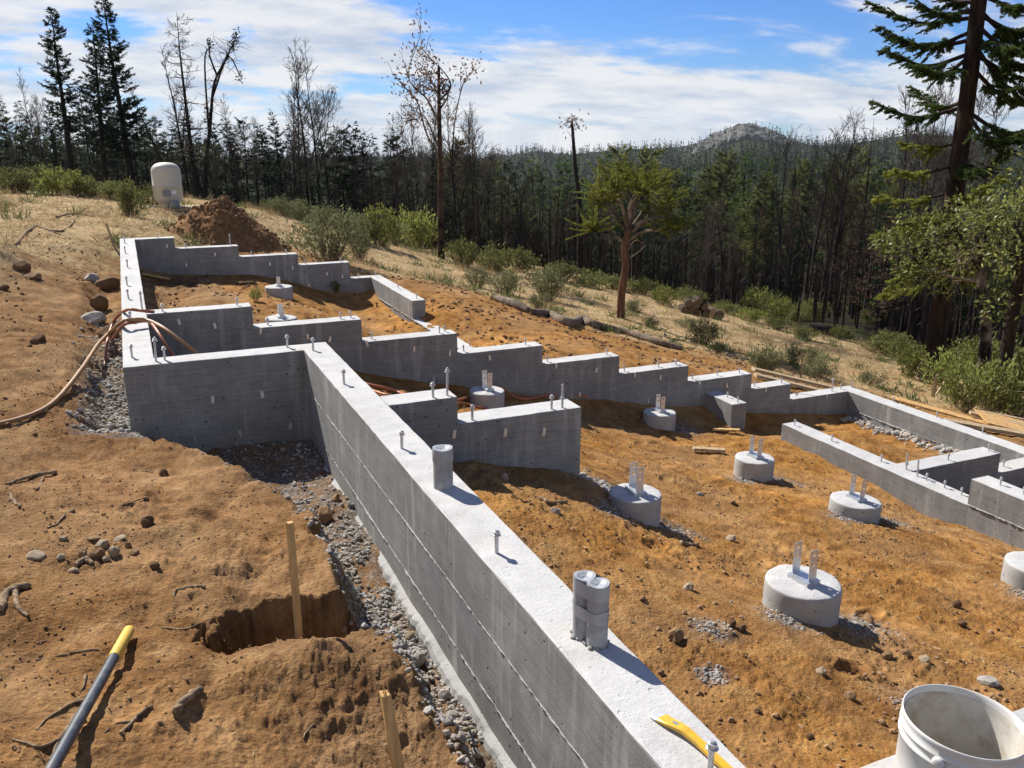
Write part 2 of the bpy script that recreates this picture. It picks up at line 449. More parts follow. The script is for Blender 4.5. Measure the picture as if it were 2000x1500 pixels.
def mat_ground():
    s = NM('soil'); z = s.attr('zone'); z2 = s.attr('zone2')
    big = s.noise(.9, 5, .6); mid = s.noise(6, 5, .65); fine = s.noise(55, 4, .7); vf = s.noise(240, 2, .6)
    brown = s.ramp(mid, [(.28, (.100, .055, .027)), (.50, (.228, .130, .064)), (.72, (.37, .235, .126))])
    orange = s.ramp(mid, [(.28, (.180, .072, .017)), (.50, (.385, .178, .042)), (.72, (.52, .285, .088))])
    c = s.mix(z[0], brown, orange)
    c = s.mix(s.ramp(big, [(.42, 0), (.64, .65)]), c, s.mix(.5, c, (.42, .29, .16)))
    c = s.mix(s.ramp(s.noise(1.7, 6, .7), [(.54, 0), (.68, .42)]), c, s.mix(.6, c, (.085, .048, .024)))
    straw = s.ramp(s.noise(22, 5, .75, sc=(1, .6, 1)), [(.30, (.18, .115, .055)), (.5, (.44, .325, .17)), (.7, (.62, .50, .29))])
    c = s.mix(s.math('MULTIPLY', z[1], s.ramp(s.noise(2.6, 5, .7), [(.34, .25), (.56, 1)]), True), c, straw)
    burnt = s.ramp(s.noise(3.0, 5, .7), [(.35, (.010, .008, .007)), (.55, (.030, .023, .019)), (.7, (.07, .052, .038))])
    c = s.mix(z[2], c, burnt)
    grey = s.ramp(s.voro(38), [(.0, (.46, .45, .42)), (.35, (.30, .29, .27)), (.6, (.16, .14, .12))])
    c = s.mix(s.math('MULTIPLY', z2[0], s.ramp(s.noise(9, 4, .7), [(.36, 0), (.5, 1)]), True), c, grey)
    green = s.ramp(s.noise(7, 5, .8), [(.35, (.010, .016, .007)), (.55, (.024, .034, .012)), (.7, (.05, .06, .022))])
    c = s.mix(z2[1], c, green)
    c = s.mix(s.ramp(fine, [(.35, .55), (.6, 0)]), c, s.mix(.55, c, (.05, .03, .015)))
    spk = s.ramp(s.voro(95), [(.0, 1), (.10, 1), (.14, 0)])
    spk = s.math('MULTIPLY', spk, s.ramp(s.noise(14, 2), [(.56, 0), (.64, .8)]))
    c = s.mix(spk, c, (.62, .58, .50))
    h = s.math('ADD', s.math('MULTIPLY', fine, .75), s.math('MULTIPLY', vf, .35))
    h = s.math('ADD', h, s.math('MULTIPLY', s.ramp(s.voro(46), [(0, 1), (.5, 0)]), .45))
    h = s.math('ADD', h, s.math('MULTIPLY', s.noise(120, 3, .75), .5))
    h = s.math('MULTIPLY', h, s.ramp(s.noise(1.1, 3, .6), [(.38, .35), (.58, 1)]))
    b1 = s.bump(h, .019, .95)
    # boot-tread ripple in patches of the packed soil
    wv = s.n('ShaderNodeTexWave', wave_type='BANDS', bands_direction='Y'); wv.inputs['Scale'].default_value = 9.5; wv.inputs['Distortion'].default_value = 5.0
    wv.inputs['Detail'].default_value = 1.5; wv.inputs['Detail Scale'].default_value = 3.2; s.l(s.co, wv.inputs['Vector'])
    tread = s.math('MULTIPLY', s.ramp(wv.outputs['Fac'], [(.25, 0), (.5, 1)]), s.math('MULTIPLY', z2[2], s.ramp(s.noise(3.2, 2), [(.46, 0), (.58, 1)])))
    b2 = s.bump(tread, .006, .6, b1)
    return s.done(c, 1.0, b2, spec=.03)
def mat_concrete(name, c0=.22, c1=.32, top=.45, grain=True, stain=.25):
    s = NM(name)
    g = s.n('ShaderNodeNewGeometry'); sp = s.n('ShaderNodeSeparateXYZ'); s.l(g.outputs['True Normal'], sp.inputs[0])
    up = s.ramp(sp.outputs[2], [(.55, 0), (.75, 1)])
    big = s.noise(1.6, 5, .6); mid = s.noise(9, 5, .65); fine = s.noise(120, 3, .7)
    f = s.math('ADD', s.math('MULTIPLY', big, .6), s.math('MULTIPLY', mid, .4))
    side = s.ramp(f, [(.34, (c0 * .80, c0 * .80, c0 * .78)), (.5, (c0 * 1.05, c0 * 1.04, c0 * 1.0)), (.66, (c1, c1 * .985, c1 * .94))])
    if grain:
        gr = s.noise(3.0, 5, .7, sc=(1.2, 1.2, 34))
        side = s.mix(s.ramp(gr, [(.35, .8), (.6, 0)]), side, s.mix(.5, side, (.08, .08, .078)))
        run = s.noise(2.4, 4, .7, sc=(4, 4, .35))
        side = s.mix(s.ramp(run, [(.54, 0), (.70, .8)]), side, s.mix(.5, side, (.50, .49, .46)))
    hole = s.math('MULTIPLY', s.ramp(s.voro(17), [(.0, 1), (.10, 1), (.14, 0)]), s.ramp(s.noise(5, 2), [(.46, 0), (.54, 1)]))
    hole2 = s.math('MULTIPLY', s.ramp(s.voro(44), [(.0, 1), (.09, 1), (.13, 0)]), s.ramp(s.noise(8, 2), [(.47, 0), (.55, 1)]))
    hl = s.math('MAXIMUM', hole, hole2)
    side = s.mix(s.math('MULTIPLY', hl, .85), side, (.045, .045, .045))
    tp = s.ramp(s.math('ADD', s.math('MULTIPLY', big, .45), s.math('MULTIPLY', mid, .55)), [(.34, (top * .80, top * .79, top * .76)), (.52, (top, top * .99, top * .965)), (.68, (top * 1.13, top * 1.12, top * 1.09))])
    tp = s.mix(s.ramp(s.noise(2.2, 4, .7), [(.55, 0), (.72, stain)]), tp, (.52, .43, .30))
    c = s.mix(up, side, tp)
    c = s.mix(s.ramp(fine, [(.3, .22), (.55, 0)]), c, s.mix(.5, c, (.15, .15, .15)))
    h = s.math('SUBTRACT', s.math('MULTIPLY', fine, .35), hl)
    h = s.math('ADD', h, s.math('MULTIPLY', s.noise(55, 4, .7), s.math('MULTIPLY', up, 1.1)))
    return s.done(c, .88, s.bump(h, .004, .8), spec=.2)
def mat_plain(name, col, rough=.6, metal=0, var=.25, scale=20, bump=0, spec=.3, dirt=None, dirt_amt=.5, dscale=6):
    s = NM(name); nn = s.noise(scale, 4, .65)
    c = s.ramp(nn, [(.3, tuple(v * (1 - var) for v in col)), (.7, tuple(min(1, v * (1 + var)) for v in col))])
    if dirt: c = s.mix(s.ramp(s.noise(dscale, 5, .7), [(.45, 0), (.66, dirt_amt)]), c, dirt)
    return s.done(c, rough, s.bump(nn, .01, bump) if bump else None, metal, spec)
def mat_leaf(name, c0, c1, trans=.35, rough=.75, spec=.05, scale=1.3):
    s = NM(name)
    oi = s.n('ShaderNodeObjectInfo'); gm = s.n('ShaderNodeNewGeometry')
    f = s.math('ADD', s.math('MULTIPLY', s.noise(scale, 3), .5), s.math('MULTIPLY', gm.outputs['Random Per Island'], .5))
    c = s.ramp(f, [(.25, c0), (.75, c1)])
    hs = s.n('ShaderNodeHueSaturation'); s.l(c, hs.inputs['Color'])
    s.l(s.math('ADD', s.math('MULTIPLY', oi.outputs['Random'], .5), .75), hs.inputs['Value'])
    s.done(hs.outputs[0], rough, spec=spec)
    tr = s.n('ShaderNodeBsdfTranslucent'); s.l(hs.outputs[0], tr.inputs[0])
    mx = s.n('ShaderNodeMixShader'); mx.inputs[0].default_value = trans
    s.l(s.b.outputs[0], mx.inputs[1]); s.l(tr.outputs[0], mx.inputs[2])
    s.l(mx.outputs[0], s.t.nodes['Material Output'].inputs[0])
    return s.m
def mat_bark(name, c0, c1, scale=14, bump=.8, char=0.0):
    s = NM(name); v = s.mapping(s.co, (1, 1, .16))
    nn = s.noise(scale, 5, .7, vec=v)
    c = s.ramp(nn, [(.34, c0), (.66, c1)])
    if char: c = s.mix(s.ramp(s.noise(1.4, 4, .7), [(.5 - char * .3, 1), (.62 - char * .1, 0)]), c, (.014, .012, .011))
    return s.done(c, .95, s.bump(nn, .03, bump), spec=.1)
MAT['soil'] = mat_ground()
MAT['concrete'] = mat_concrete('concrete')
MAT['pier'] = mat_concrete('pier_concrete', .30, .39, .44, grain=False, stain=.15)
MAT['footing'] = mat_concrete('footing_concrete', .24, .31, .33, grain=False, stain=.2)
MAT['mortar'] = mat_plain('mortar', (.27, .265, .25), .95, var=.35, scale=60, bump=.6)
MAT['gravel'] = mat_plain('gravel', (.30, .285, .26), .95, var=.4, scale=12, bump=.5, dirt=(.30, .20, .11), dirt_amt=.5, dscale=4)
MAT['rock'] = mat_plain('rock', (.255, .155, .078), .95, var=.45, scale=18, bump=.7, dirt=(.36, .22, .11), dirt_amt=.6, dscale=7)
MAT['paler_rock'] = mat_plain('paler_rock', (.36, .29, .20), .95, var=.35, scale=16, bump=.7, dirt=(.36, .23, .12), dirt_amt=.6, dscale=5)
MAT['clod'] = mat_plain('clod', (.175, .098, .047), 1.0, var=.4, scale=30, bump=.9)
MAT['galv'] = mat_plain('galvanised_steel', (.62, .64, .66), .42, .85, var=.2, scale=45, spec=.5)
MAT['bolt'] = mat_plain('bolt_steel', (.50, .51, .52), .45, .6, var=.2, scale=60, spec=.5)
MAT['pvc'] = mat_plain('pvc_with_mortar', (.25, .255, .265), .5, var=.2, scale=14, dirt=(.46, .455, .43), dirt_amt=.6, dscale=9)
MAT['tape'] = mat_plain('tape', (.30, .315, .335), .38, var=.22, scale=9, spec=.5)
MAT['bucket'] = mat_plain('bucket_plastic', (.58, .58, .56), .45, var=.05, scale=6, dirt=(.42, .33, .22), dirt_amt=.35, dscale=8)
MAT['wood'] = mat_bark('stake_wood', (.36, .22, .085), (.60, .41, .19), 26, .25)
MAT['old_wood'] = mat_bark('weathered_wood', (.26, .19, .11), (.48, .37, .23), 22, .4)
MAT['stick'] = mat_bark('dry_stick', (.12, .08, .048), (.36, .27, .17), 30, .6)
# ------------------------------------------------------------------ the ground: one sheet, finer towards the site, out to the horizon
def build_ground():
    az = np.concatenate([np.radians(np.linspace(-17, 64, 860)), np.radians(np.linspace(64, 343, 80)[1:-1])])
    rr = np.concatenate([np.exp(np.linspace(math.log(.35), math.log(1.6), 26))[:-1], np.exp(np.linspace(math.log(1.6), math.log(16), 450)),
                         np.exp(np.linspace(math.log(16), math.log(40), 110))[1:], np.exp(np.linspace(math.log(40), math.log(2600), 110))[1:]])
    A, Rr = np.meshgrid(az, rr)
    X = Rr * np.sin(A); Y = Rr * np.cos(A)
    Z = ground(X, Y)
    m, n = X.shape
    V = np.stack([X, Y, Z], 2).reshape(-1, 3)
    i = np.arange(m - 1)[:, None] * n; k = np.arange(n)[None]; k2 = (k + 1) % n
    F = np.stack([i + k, i + n + k, i + n + k2, i + k2], 2).reshape(-1, 4)
    mb = MB(); mb.add(V, F)
    mb.add([(0, 0, gz(0, 0))], np.zeros((0, 3), int))
    c = len(V); mb.add(np.zeros((0, 3)), np.zeros((0, 3), int))
    o = mb.build('ground', MAT['soil'])
    # close the middle under the camera
    bm = bmesh.new(); bm.from_mesh(o.data); bm.verts.ensure_lookup_table()
    for q in range(n): bm.faces.new((bm.verts[c], bm.verts[q], bm.verts[(q + 1) % n]))
    bm.to_mesh(o.data); bm.free()
    o.data.polygons.foreach_set('use_smooth', np.ones(len(o.data.polygons), bool))
    X = np.append(X.ravel(), 0.); Y = np.append(Y.ravel(), 0.)
    r = np.hypot(X, Y); azd = np.degrees(np.arctan2(X, Y))
    nb = fbm(X * .35, Y * .35, 4, 81)
    nf = fbm(X * 1.3, Y * 1.3, 3, 85)
    right = sstep(1.1, 1.3, X)
    orange = np.clip(right * (.75 + .5 * nb) + (1 - right) * (.16 + .5 * np.maximum(nb, 0)), 0, 1)
    orange *= 1 - .5 * sstep(.0, .8, Y - 14)
    # straw-covered slope beyond the building
    edge = np.interp(X, [-8, -2, .2, 2, 3.5, 5, 7, 9, 11, 14, 18], [9.5, 10.5, 13.5, 17.0, 15.8, 13.8, 13.2, 12.4, 11, 9.2, 7])
    straw = sstep(-.5, 1.6, Y - edge + 1.6 * nf)
    straw = np.clip(straw + .55 * sstep(-.9, -1.6, X) * sstep(7, 11, Y) * (nf > -.2), 0, 1)
    Rg = np.interp(azd, RIDGE_AZ, RIDGE_R)
    burnt = sstep(0, 5, r - Rg + 3 * nb) * np.interp(azd, [-180, -5, 8, 60, 70, 180], [.3, .5, 1, 1, .3, .3])
    burnt = np.clip(burnt + .75 * np.exp(-(((X - 16) / 2.6) ** 2 + ((Y - 17) / 1.6) ** 2)) * (nf > -.25), 0, 1)
    farveg = sstep(110, 220, r)
    green = np.clip(farveg + sstep(2, 9, r - Rg) * sstep(.05, .35, fbm(X * .12, Y * .12, 3, 95)) * .8 * sstep(36, 40, azd) * sstep(50, 47, azd), 0, 1)
    burnt = burnt * (1 - farveg)
    grey = np.zeros_like(X)
    m = sstep(-.08, .12, X - bank_x(Y)) * (Y < 6.5) * (X < 1.2); grey = np.maximum(grey, m * (.75 + nf))
    m2 = sstep(.42, .2, -.143 - X) * (X < 0) * (Y > 6) * (Y < 12); grey = np.maximum(grey, m2 * sstep(9.5, 7, Y))
    grey = np.maximum(grey, .9 * np.exp(-(((X - 2.85) / .28) ** 2 + ((Y - 4.75) / .22) ** 2)))
    for (gx, gy, gr) in GREY_SPOTS: grey = np.maximum(grey, .95 * np.exp(-(((X - gx) ** 2 + (Y - gy) ** 2) / gr ** 2)))
    tread = sstep(1.0, .8, X) * sstep(5.5, 4, Y)
    for nm, ch in (('zone', (orange, straw, burnt)), ('zone2', (np.clip(grey, 0, 1), green, tread))):
        at = o.data.color_attributes.new(nm, 'FLOAT_COLOR', 'POINT')
        at.data.foreach_set('color', np.stack([*ch, np.ones_like(X)], 1).astype(np.float32).ravel())
    tag(o, 'bare orange brown building soil running out to a strawy slope', 'ground', kind='structure')
    return o
PIERS_PX = [(546, 559, 52, 582, 535), (551, 620, 61, 645, 593), (951.7, 762, 68, 801, 733), (1287, 804, 63, 839, 776), (1471, 893, 75, 936, 866),
            (1239, 962, 101, 1018, 915), (1667, 975, 95, 1016, 938), (1561, 1134, 143, 1212, 1075), (2014, 1098, 110, 1160, 1050)]
PIERS = []
for (px, py, w, b, t) in PIERS_PX:
    g = hit(px, b); dep = float((g - CAMP) @ _f); D = w * dep / FPX; 
    h = np.array([g[0], g[1], 0]); h /= np.linalg.norm(h)
    cxy = g[:2] + h[:2] * D / 2
    d = ray(px, py); k = math.hypot(*cxy) / math.hypot(d[0], d[1]); top = CAM_H + d[2] * k
    PIERS.append((cxy[0], cxy[1], top, D * (dep + D / 2) / dep))
    print('pier', np.round(PIERS[-1], 3), round(gz(*cxy), 3))
GREY_SPOTS = [(p[0] + .26, p[1] - .12, .16) for p in PIERS[2:]] + [(p[0] - .2, p[1] - .1, .12) for p in PIERS[4:]] + [(2.15, 2.75, .09), (2.75, 2.1, .12), (1.9, 2.4, .06)]
GROUND = build_ground()

# ------------------------------------------------------------------ concrete foundation: one poured thing, walls as parts
TH = .203
FOUND = empty('concrete_foundation', (1.18, 5.0, -1.0))
tag(FOUND, 'grey poured concrete house foundation of low stepped walls studded with anchor bolts', 'foundation')
def reparent(o, p):
    o.parent = p; o.matrix_parent_inverse = Matrix.Translation(-Vector(p.location)) if p.type == 'EMPTY' else Matrix()
    return o
rj = random.Random(21)
def prism(name, poly, axis, a, b, keep=None, label=None):
    """polygon in two axes pushed along the third; small uneven chamfer except on the joints given by keep"""
    bm = bmesh.new()
    def P(u, v, w): return (u, w, v) if axis == 'Y' else ((w, u, v) if axis == 'X' else (u, v, w))
    va = [bm.verts.new(P(u, v, a)) for u, v in poly]; vb = [bm.verts.new(P(u, v, b)) for u, v in poly]
    n = len(poly)
    bm.faces.new(va); bm.faces.new(vb[::-1])
    for i in range(n): bm.faces.new((va[i], vb[i], vb[(i + 1) % n], va[(i + 1) % n]))
    bmesh.ops.recalc_face_normals(bm, faces=bm.faces)
    ed = [e for e in bm.edges if not (keep and all(keep(v.co) for v in e.verts))]
    bmesh.ops.bevel(bm, geom=ed, offset=.006, segments=2, affect='EDGES', profile=.6)
    # cut into short lengths and rough up the arrises a little
    lo = [min(v.co[k] for v in bm.verts) for k in range(3)]; hi = [max(v.co[k] for v in bm.verts) for k in range(3)]
    for k in (0, 1):
        if hi[k] - lo[k] < .5: continue
        c = lo[k] + .09
        while c < hi[k] - .05:
            n_ = [0, 0, 0]; n_[k] = 1; p_ = [0, 0, 0]; p_[k] = c + rj.uniform(-.02, .02)
            bmesh.ops.bisect_plane(bm, geom=bm.verts[:] + bm.edges[:] + bm.faces[:], plane_co=p_, plane_no=n_, dist=1e-5)
            c += .09
    for v in bm.verts:
        if keep and keep(v.co): continue
        if v.co.z > lo[2] + .05:
            v.co.x += rj.uniform(-.0016, .0016); v.co.y += rj.uniform(-.0016, .0016); v.co.z += rj.uniform(-.0022, .0012)
    me = bpy.data.meshes.new(name); bm.to_mesh(me); bm.free()
    me.materials.append(MAT['concrete'])
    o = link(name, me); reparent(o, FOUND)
    if label: o['label'] = label
    return o
def steps(xs, zs, bottom):
    """xs: n+1 boundaries, zs: n tops; polygon (u, z)"""
    p = [(xs[0], bottom)]
    for i, z in enumerate(zs): p += [(xs[i], z), (xs[i + 1], z)]
    p += [(xs[-1], bottom)]
    return p
XB = [.060, .96, 1.978, 2.968, 3.94, 4.90, 5.84, 6.777, 7.402, 8.557]; ZB = [0, -.207, -.437, -.659, -.873, -1.088, -1.290, -1.491, -1.702]
XA = [.060, .615, 1.537, 2.447, 3.284, 3.836]; ZA = [0, -.170, -.345, -.527, -.800]
W_MAIN = prism('stem_wall', [(-.143, 6.33), (1.083, 6.33), (1.083, -1.2), (1.286, -1.2), (1.286, 6.533), (.060, 6.533), (.060, 14.458), (-.143, 14.458)], 'Z', -1.15, 0,
               label='level wall running from the far corner round a jog to the near end')
W_B = prism('stem_wall', steps(XB, ZB, -2.6), 'Y', 8.213, 8.416, keep=lambda c: c.x < .07, label='long middle wall going downhill in nine steps')
W_A = prism('stem_wall', steps(XA, ZA, -1.9), 'Y', 14.255, 14.458, keep=lambda c: c.x < .07, label='far wall going down in five steps')
W_C = prism('stem_wall', steps([8.416, 11.95, 14.255], [-1.072, -.800], -2.0), 'X', 3.633, 3.836, keep=lambda c: c.y > 14.25 or c.y < 8.42)
W_D = prism('stem_wall', steps([-1.0, 8.213], [-1.702], -2.8), 'X', 8.354, 8.557, keep=lambda c: c.y > 8.2)
W_E = prism('stem_wall', steps([-1.0, 4.69, 7.02], [-1.252, -1.490], -2.5), 'X', 6.25, 6.453)
W_G = prism('stem_wall', steps([6.453, 7.62, 8.354], [-1.490, -1.702], -2.5), 'Y', 5.442, 5.645, keep=lambda c: c.x < 6.46 or c.x > 8.35)
W_F = prism('stem_wall', steps([1.286, 1.719, 2.575], [0, -.175], -1.3), 'Y', 4.774, 4.977, keep=lambda c: c.x < 1.29, label='short two-step wall standing off the long near wall')
W_S = prism('buttress', [(6.10, 7.69), (6.30, 7.69), (6.30, 8.213), (6.10, 8.213)], 'Z', -2.3, -1.45, keep=lambda c: c.y > 8.2)

def under(o, wall):
    o.parent = wall
    return o
# footing ledge with a broken edge under the near wall
def footing(y0, y1, n, x_out, ztop, wall):
    mb = MB(); rs = np.random.RandomState(5)
    ys = np.linspace(y0, y1, n)
    xo = x_out + .018 * fbm(ys * 3, ys * 0 + 2, 3, 3) + rs.uniform(-.006, .006, n)
    zt = ztop + .020 * fbm(ys * 2.2, ys * 0 + 9, 3, 4)
    pr = [np.stack([np.full(n, 1.084), ys, zt + .018], 1), np.stack([(xo + 1.084) / 2, ys, zt + .008], 1), np.stack([xo + .012, ys, zt], 1), np.stack([xo, ys, zt - .02], 1), np.stack([xo - .01, ys, zt - .3], 1)]
    V = np.stack(pr, 1).reshape(-1, 3); k = 5
    F = [(i * k + j, i * k + j + 1, (i + 1) * k + j + 1, (i + 1) * k + j) for i in range(n - 1) for j in range(k - 1)]
    mb.add(V, F)
    mb.add(V[:5], [(4, 3, 2, 1, 0)]); mb.add(V[-5:], [(0, 1, 2, 3, 4)])
    return under(mb.build('footing', MAT['footing'], smooth=False), wall)
footing(1.2, 6.32, 190, 1.038, -.715, W_MAIN)

# mortar that oozed between the form boards
def fin(p0, p1, nrm, wall, size=.012, seed=1, drips=True, step=.018):
    rs = np.random.RandomState(seed); p0 = np.array(p0, float); p1 = np.array(p1, float); nrm = np.array(nrm, float)
    L = np.linalg.norm(p1 - p0); n = int(L / step) + 2; t = np.linspace(0, L, n)
    P = p0 + (p1 - p0) * (t / L)[:, None]
    k = np.clip(.55 + 1.1 * fbm(t * 2.5, t * 0 + seed, 3, seed) + rs.uniform(-.35, .5, n), .08, 1.7) * size
    dz = rs.uniform(-.3, .3, n) * size
    up = np.array([0, 0, 1.])
    A = P + up * (size * .35 + dz * .3)[:, None] - nrm * .002
    Bp = P + nrm * k[:, None] + up * dz[:, None]
    Cp = P - up * (size * .35 + k * .3)[:, None] - nrm * .002
    V = np.stack([A, Bp, Cp], 1).reshape(-1, 3)
    F = [(i * 3 + j, i * 3 + j + 1, (i + 1) * 3 + j + 1, (i + 1) * 3 + j) for i in range(n - 1) for j in range(2)]
    mb = MB(); mb.add(V, F)
    if drips:
        for i in range(n):
            if rs.rand() < .10:
                h = rs.uniform(.012, .05) * size / .012; w = rs.uniform(.003, .006) * size / .012
                d = (p1 - p0) / L
                q = P[i] + nrm * .0005
                mb.add([q - d * w, q + d * w, q + d * w * .3 - up * h, q - d * w * .3 - up * h, q + nrm * .012 * size / .012], [(0, 1, 4), (1, 2, 4), (2, 3, 4), (3, 0, 4)])
    return under(mb.build('mortar_fin', MAT['mortar'], smooth=False), wall)
fin((1.083, -1.0, -.285), (1.083, 6.30, -.285), (-1, 0, 0), W_MAIN, .0055, 1)
fin((1.083, -1.0, -.565), (1.083, 6.30, -.565), (-1, 0, 0), W_MAIN, .0065, 2)
fin((-.13, 6.33, -.285), (1.08, 6.33, -.285), (0, -1, 0), W_MAIN, .005, 3, False)
fin((-.13, 6.33, -.565), (1.08, 6.33, -.565), (0, -1, 0), W_MAIN, .005, 4, False)
fin((.07, 8.213, -.035), (8.3, 8.213, -1.80), (0, -1, 0), W_B, .006, 5, False)
fin((.07, 14.255, -.02), (3.6, 14.255, -.86), (0, -1, 0), W_A, .006, 6, False)
fin((3.633, 9.5, -1.072), (3.633, 14.2, -1.072), (-1, 0, 0), W_C, .016, 7)
fin((8.354, 4.2, -1.93), (8.354, 8.1, -1.93), (-1, 0, 0), W_D, .016, 8)
fin((6.25, 2.1, -1.48), (6.25, 4.68, -1.48), (-1, 0, 0), W_E, .013, 9)
fin((1.30, 4.774, -.19), (2.57, 4.774, -.335), (0, -1, 0), W_F, .005, 10, False)

# form ties left in the faces
def tie_mesh():
    mb = MB(); box(mb, -.011, .011, -.010, .001, -.028, .028); box(mb, -.006, .006, -.013, -.0095, -.014, .016)
    return mb.mesh('form_tie', MAT['galv'], False)
TIE = tie_mesh()
def ties(wall, pts):
    for p in pts:
        o = link('form_tie', TIE, wall, p); o.rotation_euler = (0, random.Random(str(p)).uniform(-.25, .25), 0)
ties(W_MAIN, [tuple(onY(x, y, 6.329)) for x, y in ((415.5, 780), (512, 770), (380.5, 858.5), (469, 846), (567, 832))])
lineB = lambda x: -.035 - (x - .07) * (1.765 / 8.23)
ties(W_B, [(x, 8.212, lineB(x) + .0) for x in (.32, .62, 1.02, 1.45, 1.66, 2.02, 2.5, 2.88, 3.32, 4.1, 4.6, 5.1, 5.45, 6.0, 6.4, 7.0, 7.5, 8.0)])
ties(W_B, [(x, 8.212, lineB(x) - .30) for x in (1.72, 2.7, 3.3, 4.4, 5.3)])
ties(W_A, [(x, 14.254, -.02 - (x - .07) * .238) for x in (.5, 1.18, 2.0, 2.35, 2.9, 3.15)])
ties(W_A, [(x, 14.254, -.26 - (x - .07) * .238) for x in (.75, 2.6)])
ties(W_F, [(x, 4.773, -.19 - (x - 1.3) * .114) for x in (1.69, 2.03, 2.30)])

# anchor bolts standing in the tops: long threaded rods and short bolts with nuts
def bolt_mesh(h, nut_h, nut_r=.0145, r=.008):
    mb = MB()
    lathe(mb, [(0, -.05), (r, -.05), (r, h), (r * .75, h + .003), (0, h + .003)], 10)
    zz = nut_h
    lathe(mb, [(r, zz), (nut_r, zz), (nut_r, zz + .013), (r, zz + .014)], 6)
    lathe(mb, [(r, zz - .003), (nut_r * 1.25, zz - .003), (nut_r * 1.25, zz - .0002), (r, zz - .0002)], 14)
    return mb.mesh('anchor_bolt', MAT['bolt'], False)
B_FAR = bolt_mesh(.068, .052, .0115, .007); B_SHORT = bolt_mesh(.095, .078, .0135); B_TALL = bolt_mesh(.17, .148); B_PLAIN = bolt_mesh(.155, .060)
def Z4(x, y): return x / 2.857, 400 + y / 2.857
def Z5(x, y): return 650 + x / 2.857, 400 + y / 2.857
def Z6(x, y): return 1300 + x / 2.857, 400 + y / 2.857
def Z7(x, y): return 1450 + x / 3.636, 800 + y / 3.636
rb = random.Random(4)
def bolts(wall, pts, z, me=None, clampx=None, clampy=None):
    for (px, py) in pts:
        zz = z if not callable(z) else None
        p = onZ(px, py, z)
        if clampx: p[0] = min(max(p[0], clampx[0] + .03), clampx[1] - .03)
        if clampy: p[1] = min(max(p[1], clampy[0] + .03), clampy[1] - .03)
        o = link('anchor_bolt', me or B_SHORT, wall, (p[0], p[1], z)); o.rotation_euler = (rb.uniform(-.05, .05), rb.uniform(-.05, .05), rb.uniform(0, 3))
LX = (-.143, .060)
bolts(W_MAIN, [Z4(697, 215), Z4(700, 270), Z4(712, 350), Z4(710, 450), Z4(718, 525), Z4(730, 655), Z4(737, 850)], 0, clampx=LX)
bolts(W_MAIN, [Z4(830, 582)], 0, B_TALL, clampx=LX)
bolts(W_MAIN, [Z4(870, 872)], 0, B_TALL); bolts(W_MAIN, [Z4(920, 865), Z4(1603, 795), Z4(1747, 812), Z4(1920, 1000), Z5(385, 1360), (970, 1080)], 0)
bolts(W_MAIN, [(1386, 1512)], 0)
def bolts_steps(wall, pts, xs, zs, yc, tall=()):
    """bolts on the stepped tops: x from the wall's own plane, one for each mark in the photo"""
    for i, (px, py) in enumerate(pts):
        x = float(onY(px, py, yc)[0]); k = max(0, min(len(zs) - 1, int(np.searchsorted(xs, x)) - 1))
        x = min(max(x, xs[k] + .03), xs[k + 1] - .03)
        o = link('anchor_bolt', B_TALL if i in tall else B_FAR, wall, (x, yc + rb.uniform(-.02, .02), zs[k])); o.rotation_euler = (rb.uniform(-.05, .05), rb.uniform(-.05, .05), rb.uniform(0, 3))
bolts_steps(W_B, [Z4(905, 580), Z4(1322, 550), Z4(1495, 675), Z4(1900, 640), Z4(1960, 635), Z5(218, 750), Z5(592, 715), Z5(628, 705), Z5(727, 820), Z5(1075, 775), Z5(1195, 880), Z5(1527, 835),
    Z5(1622, 925), Z5(1815, 900), Z5(1913, 885), Z6(58, 885), Z6(145, 970), Z6(290, 950), Z6(408, 932), Z6(493, 1015), Z6(640, 990), Z6(925, 1033), Z6(983, 1022), Z6(1050, 1028)], XB, ZB, 8.315, (21,))
bolts_steps(W_A, [Z4(880, 182), Z4(1035, 235), Z4(1285, 225), Z4(1405, 290), Z4(1600, 280), Z4(1705, 325), Z4(1903, 315), Z5(43, 315), Z5(140, 405), Z5(240, 395)], XA, ZA, 14.35, (2,))
bolts(W_C, [Z5(365, 468), Z5(468, 522)], -.80, B_FAR, clampx=(3.633, 3.836)); bolts(W_C, [Z5(765, 788)], -1.072, B_FAR, clampx=(3.633, 3.836))
bolts(W_D, [Z6(1272, 1100), Z6(1512, 1185), Z6(1785, 1270)], -1.702, B_FAR, clampx=(8.354, 8.557))
bolts(W_E, [Z7(370, 112), Z7(633, 222), Z7(985, 368), Z7(1225, 412), Z7(1305, 500), Z7(1435, 555), Z7(1555, 605)], -1.49, B_FAR, clampx=(6.25, 6.453))
bolts(W_E, [Z7(1185, 420), Z7(1240, 472)], -1.49, B_PLAIN, clampx=(6.25, 6.453)); bolts(W_E, [Z7(1830, 535), Z7(1997, 600)], -1.252, B_FAR, clampx=(6.25, 6.453))
bolts(W_G, [Z7(1460, 357), Z7(1747, 290)], -1.49, B_FAR, clampy=(5.442, 5.645)); bolts(W_G, [Z7(1853, 403)], -1.702, B_FAR, clampy=(5.442, 5.645))
bolts(W_F, [Z5(560, 1075)], 0, clampy=(4.774, 4.977)); bolts(W_F, [Z5(638, 1062)], 0, B_TALL, clampy=(4.774, 4.977))
bolts(W_F, [Z5(778, 1200), Z5(1220, 1140)], -.175, clampy=(4.774, 4.977)); bolts(W_F, [Z5(1280, 1132)], -.175, B_PLAIN, clampy=(4.774, 4.977))
bolts(W_S, [Z6(403, 1102), Z6(345, 1075)], -1.45, B_FAR, clampx=(6.10, 6.30))

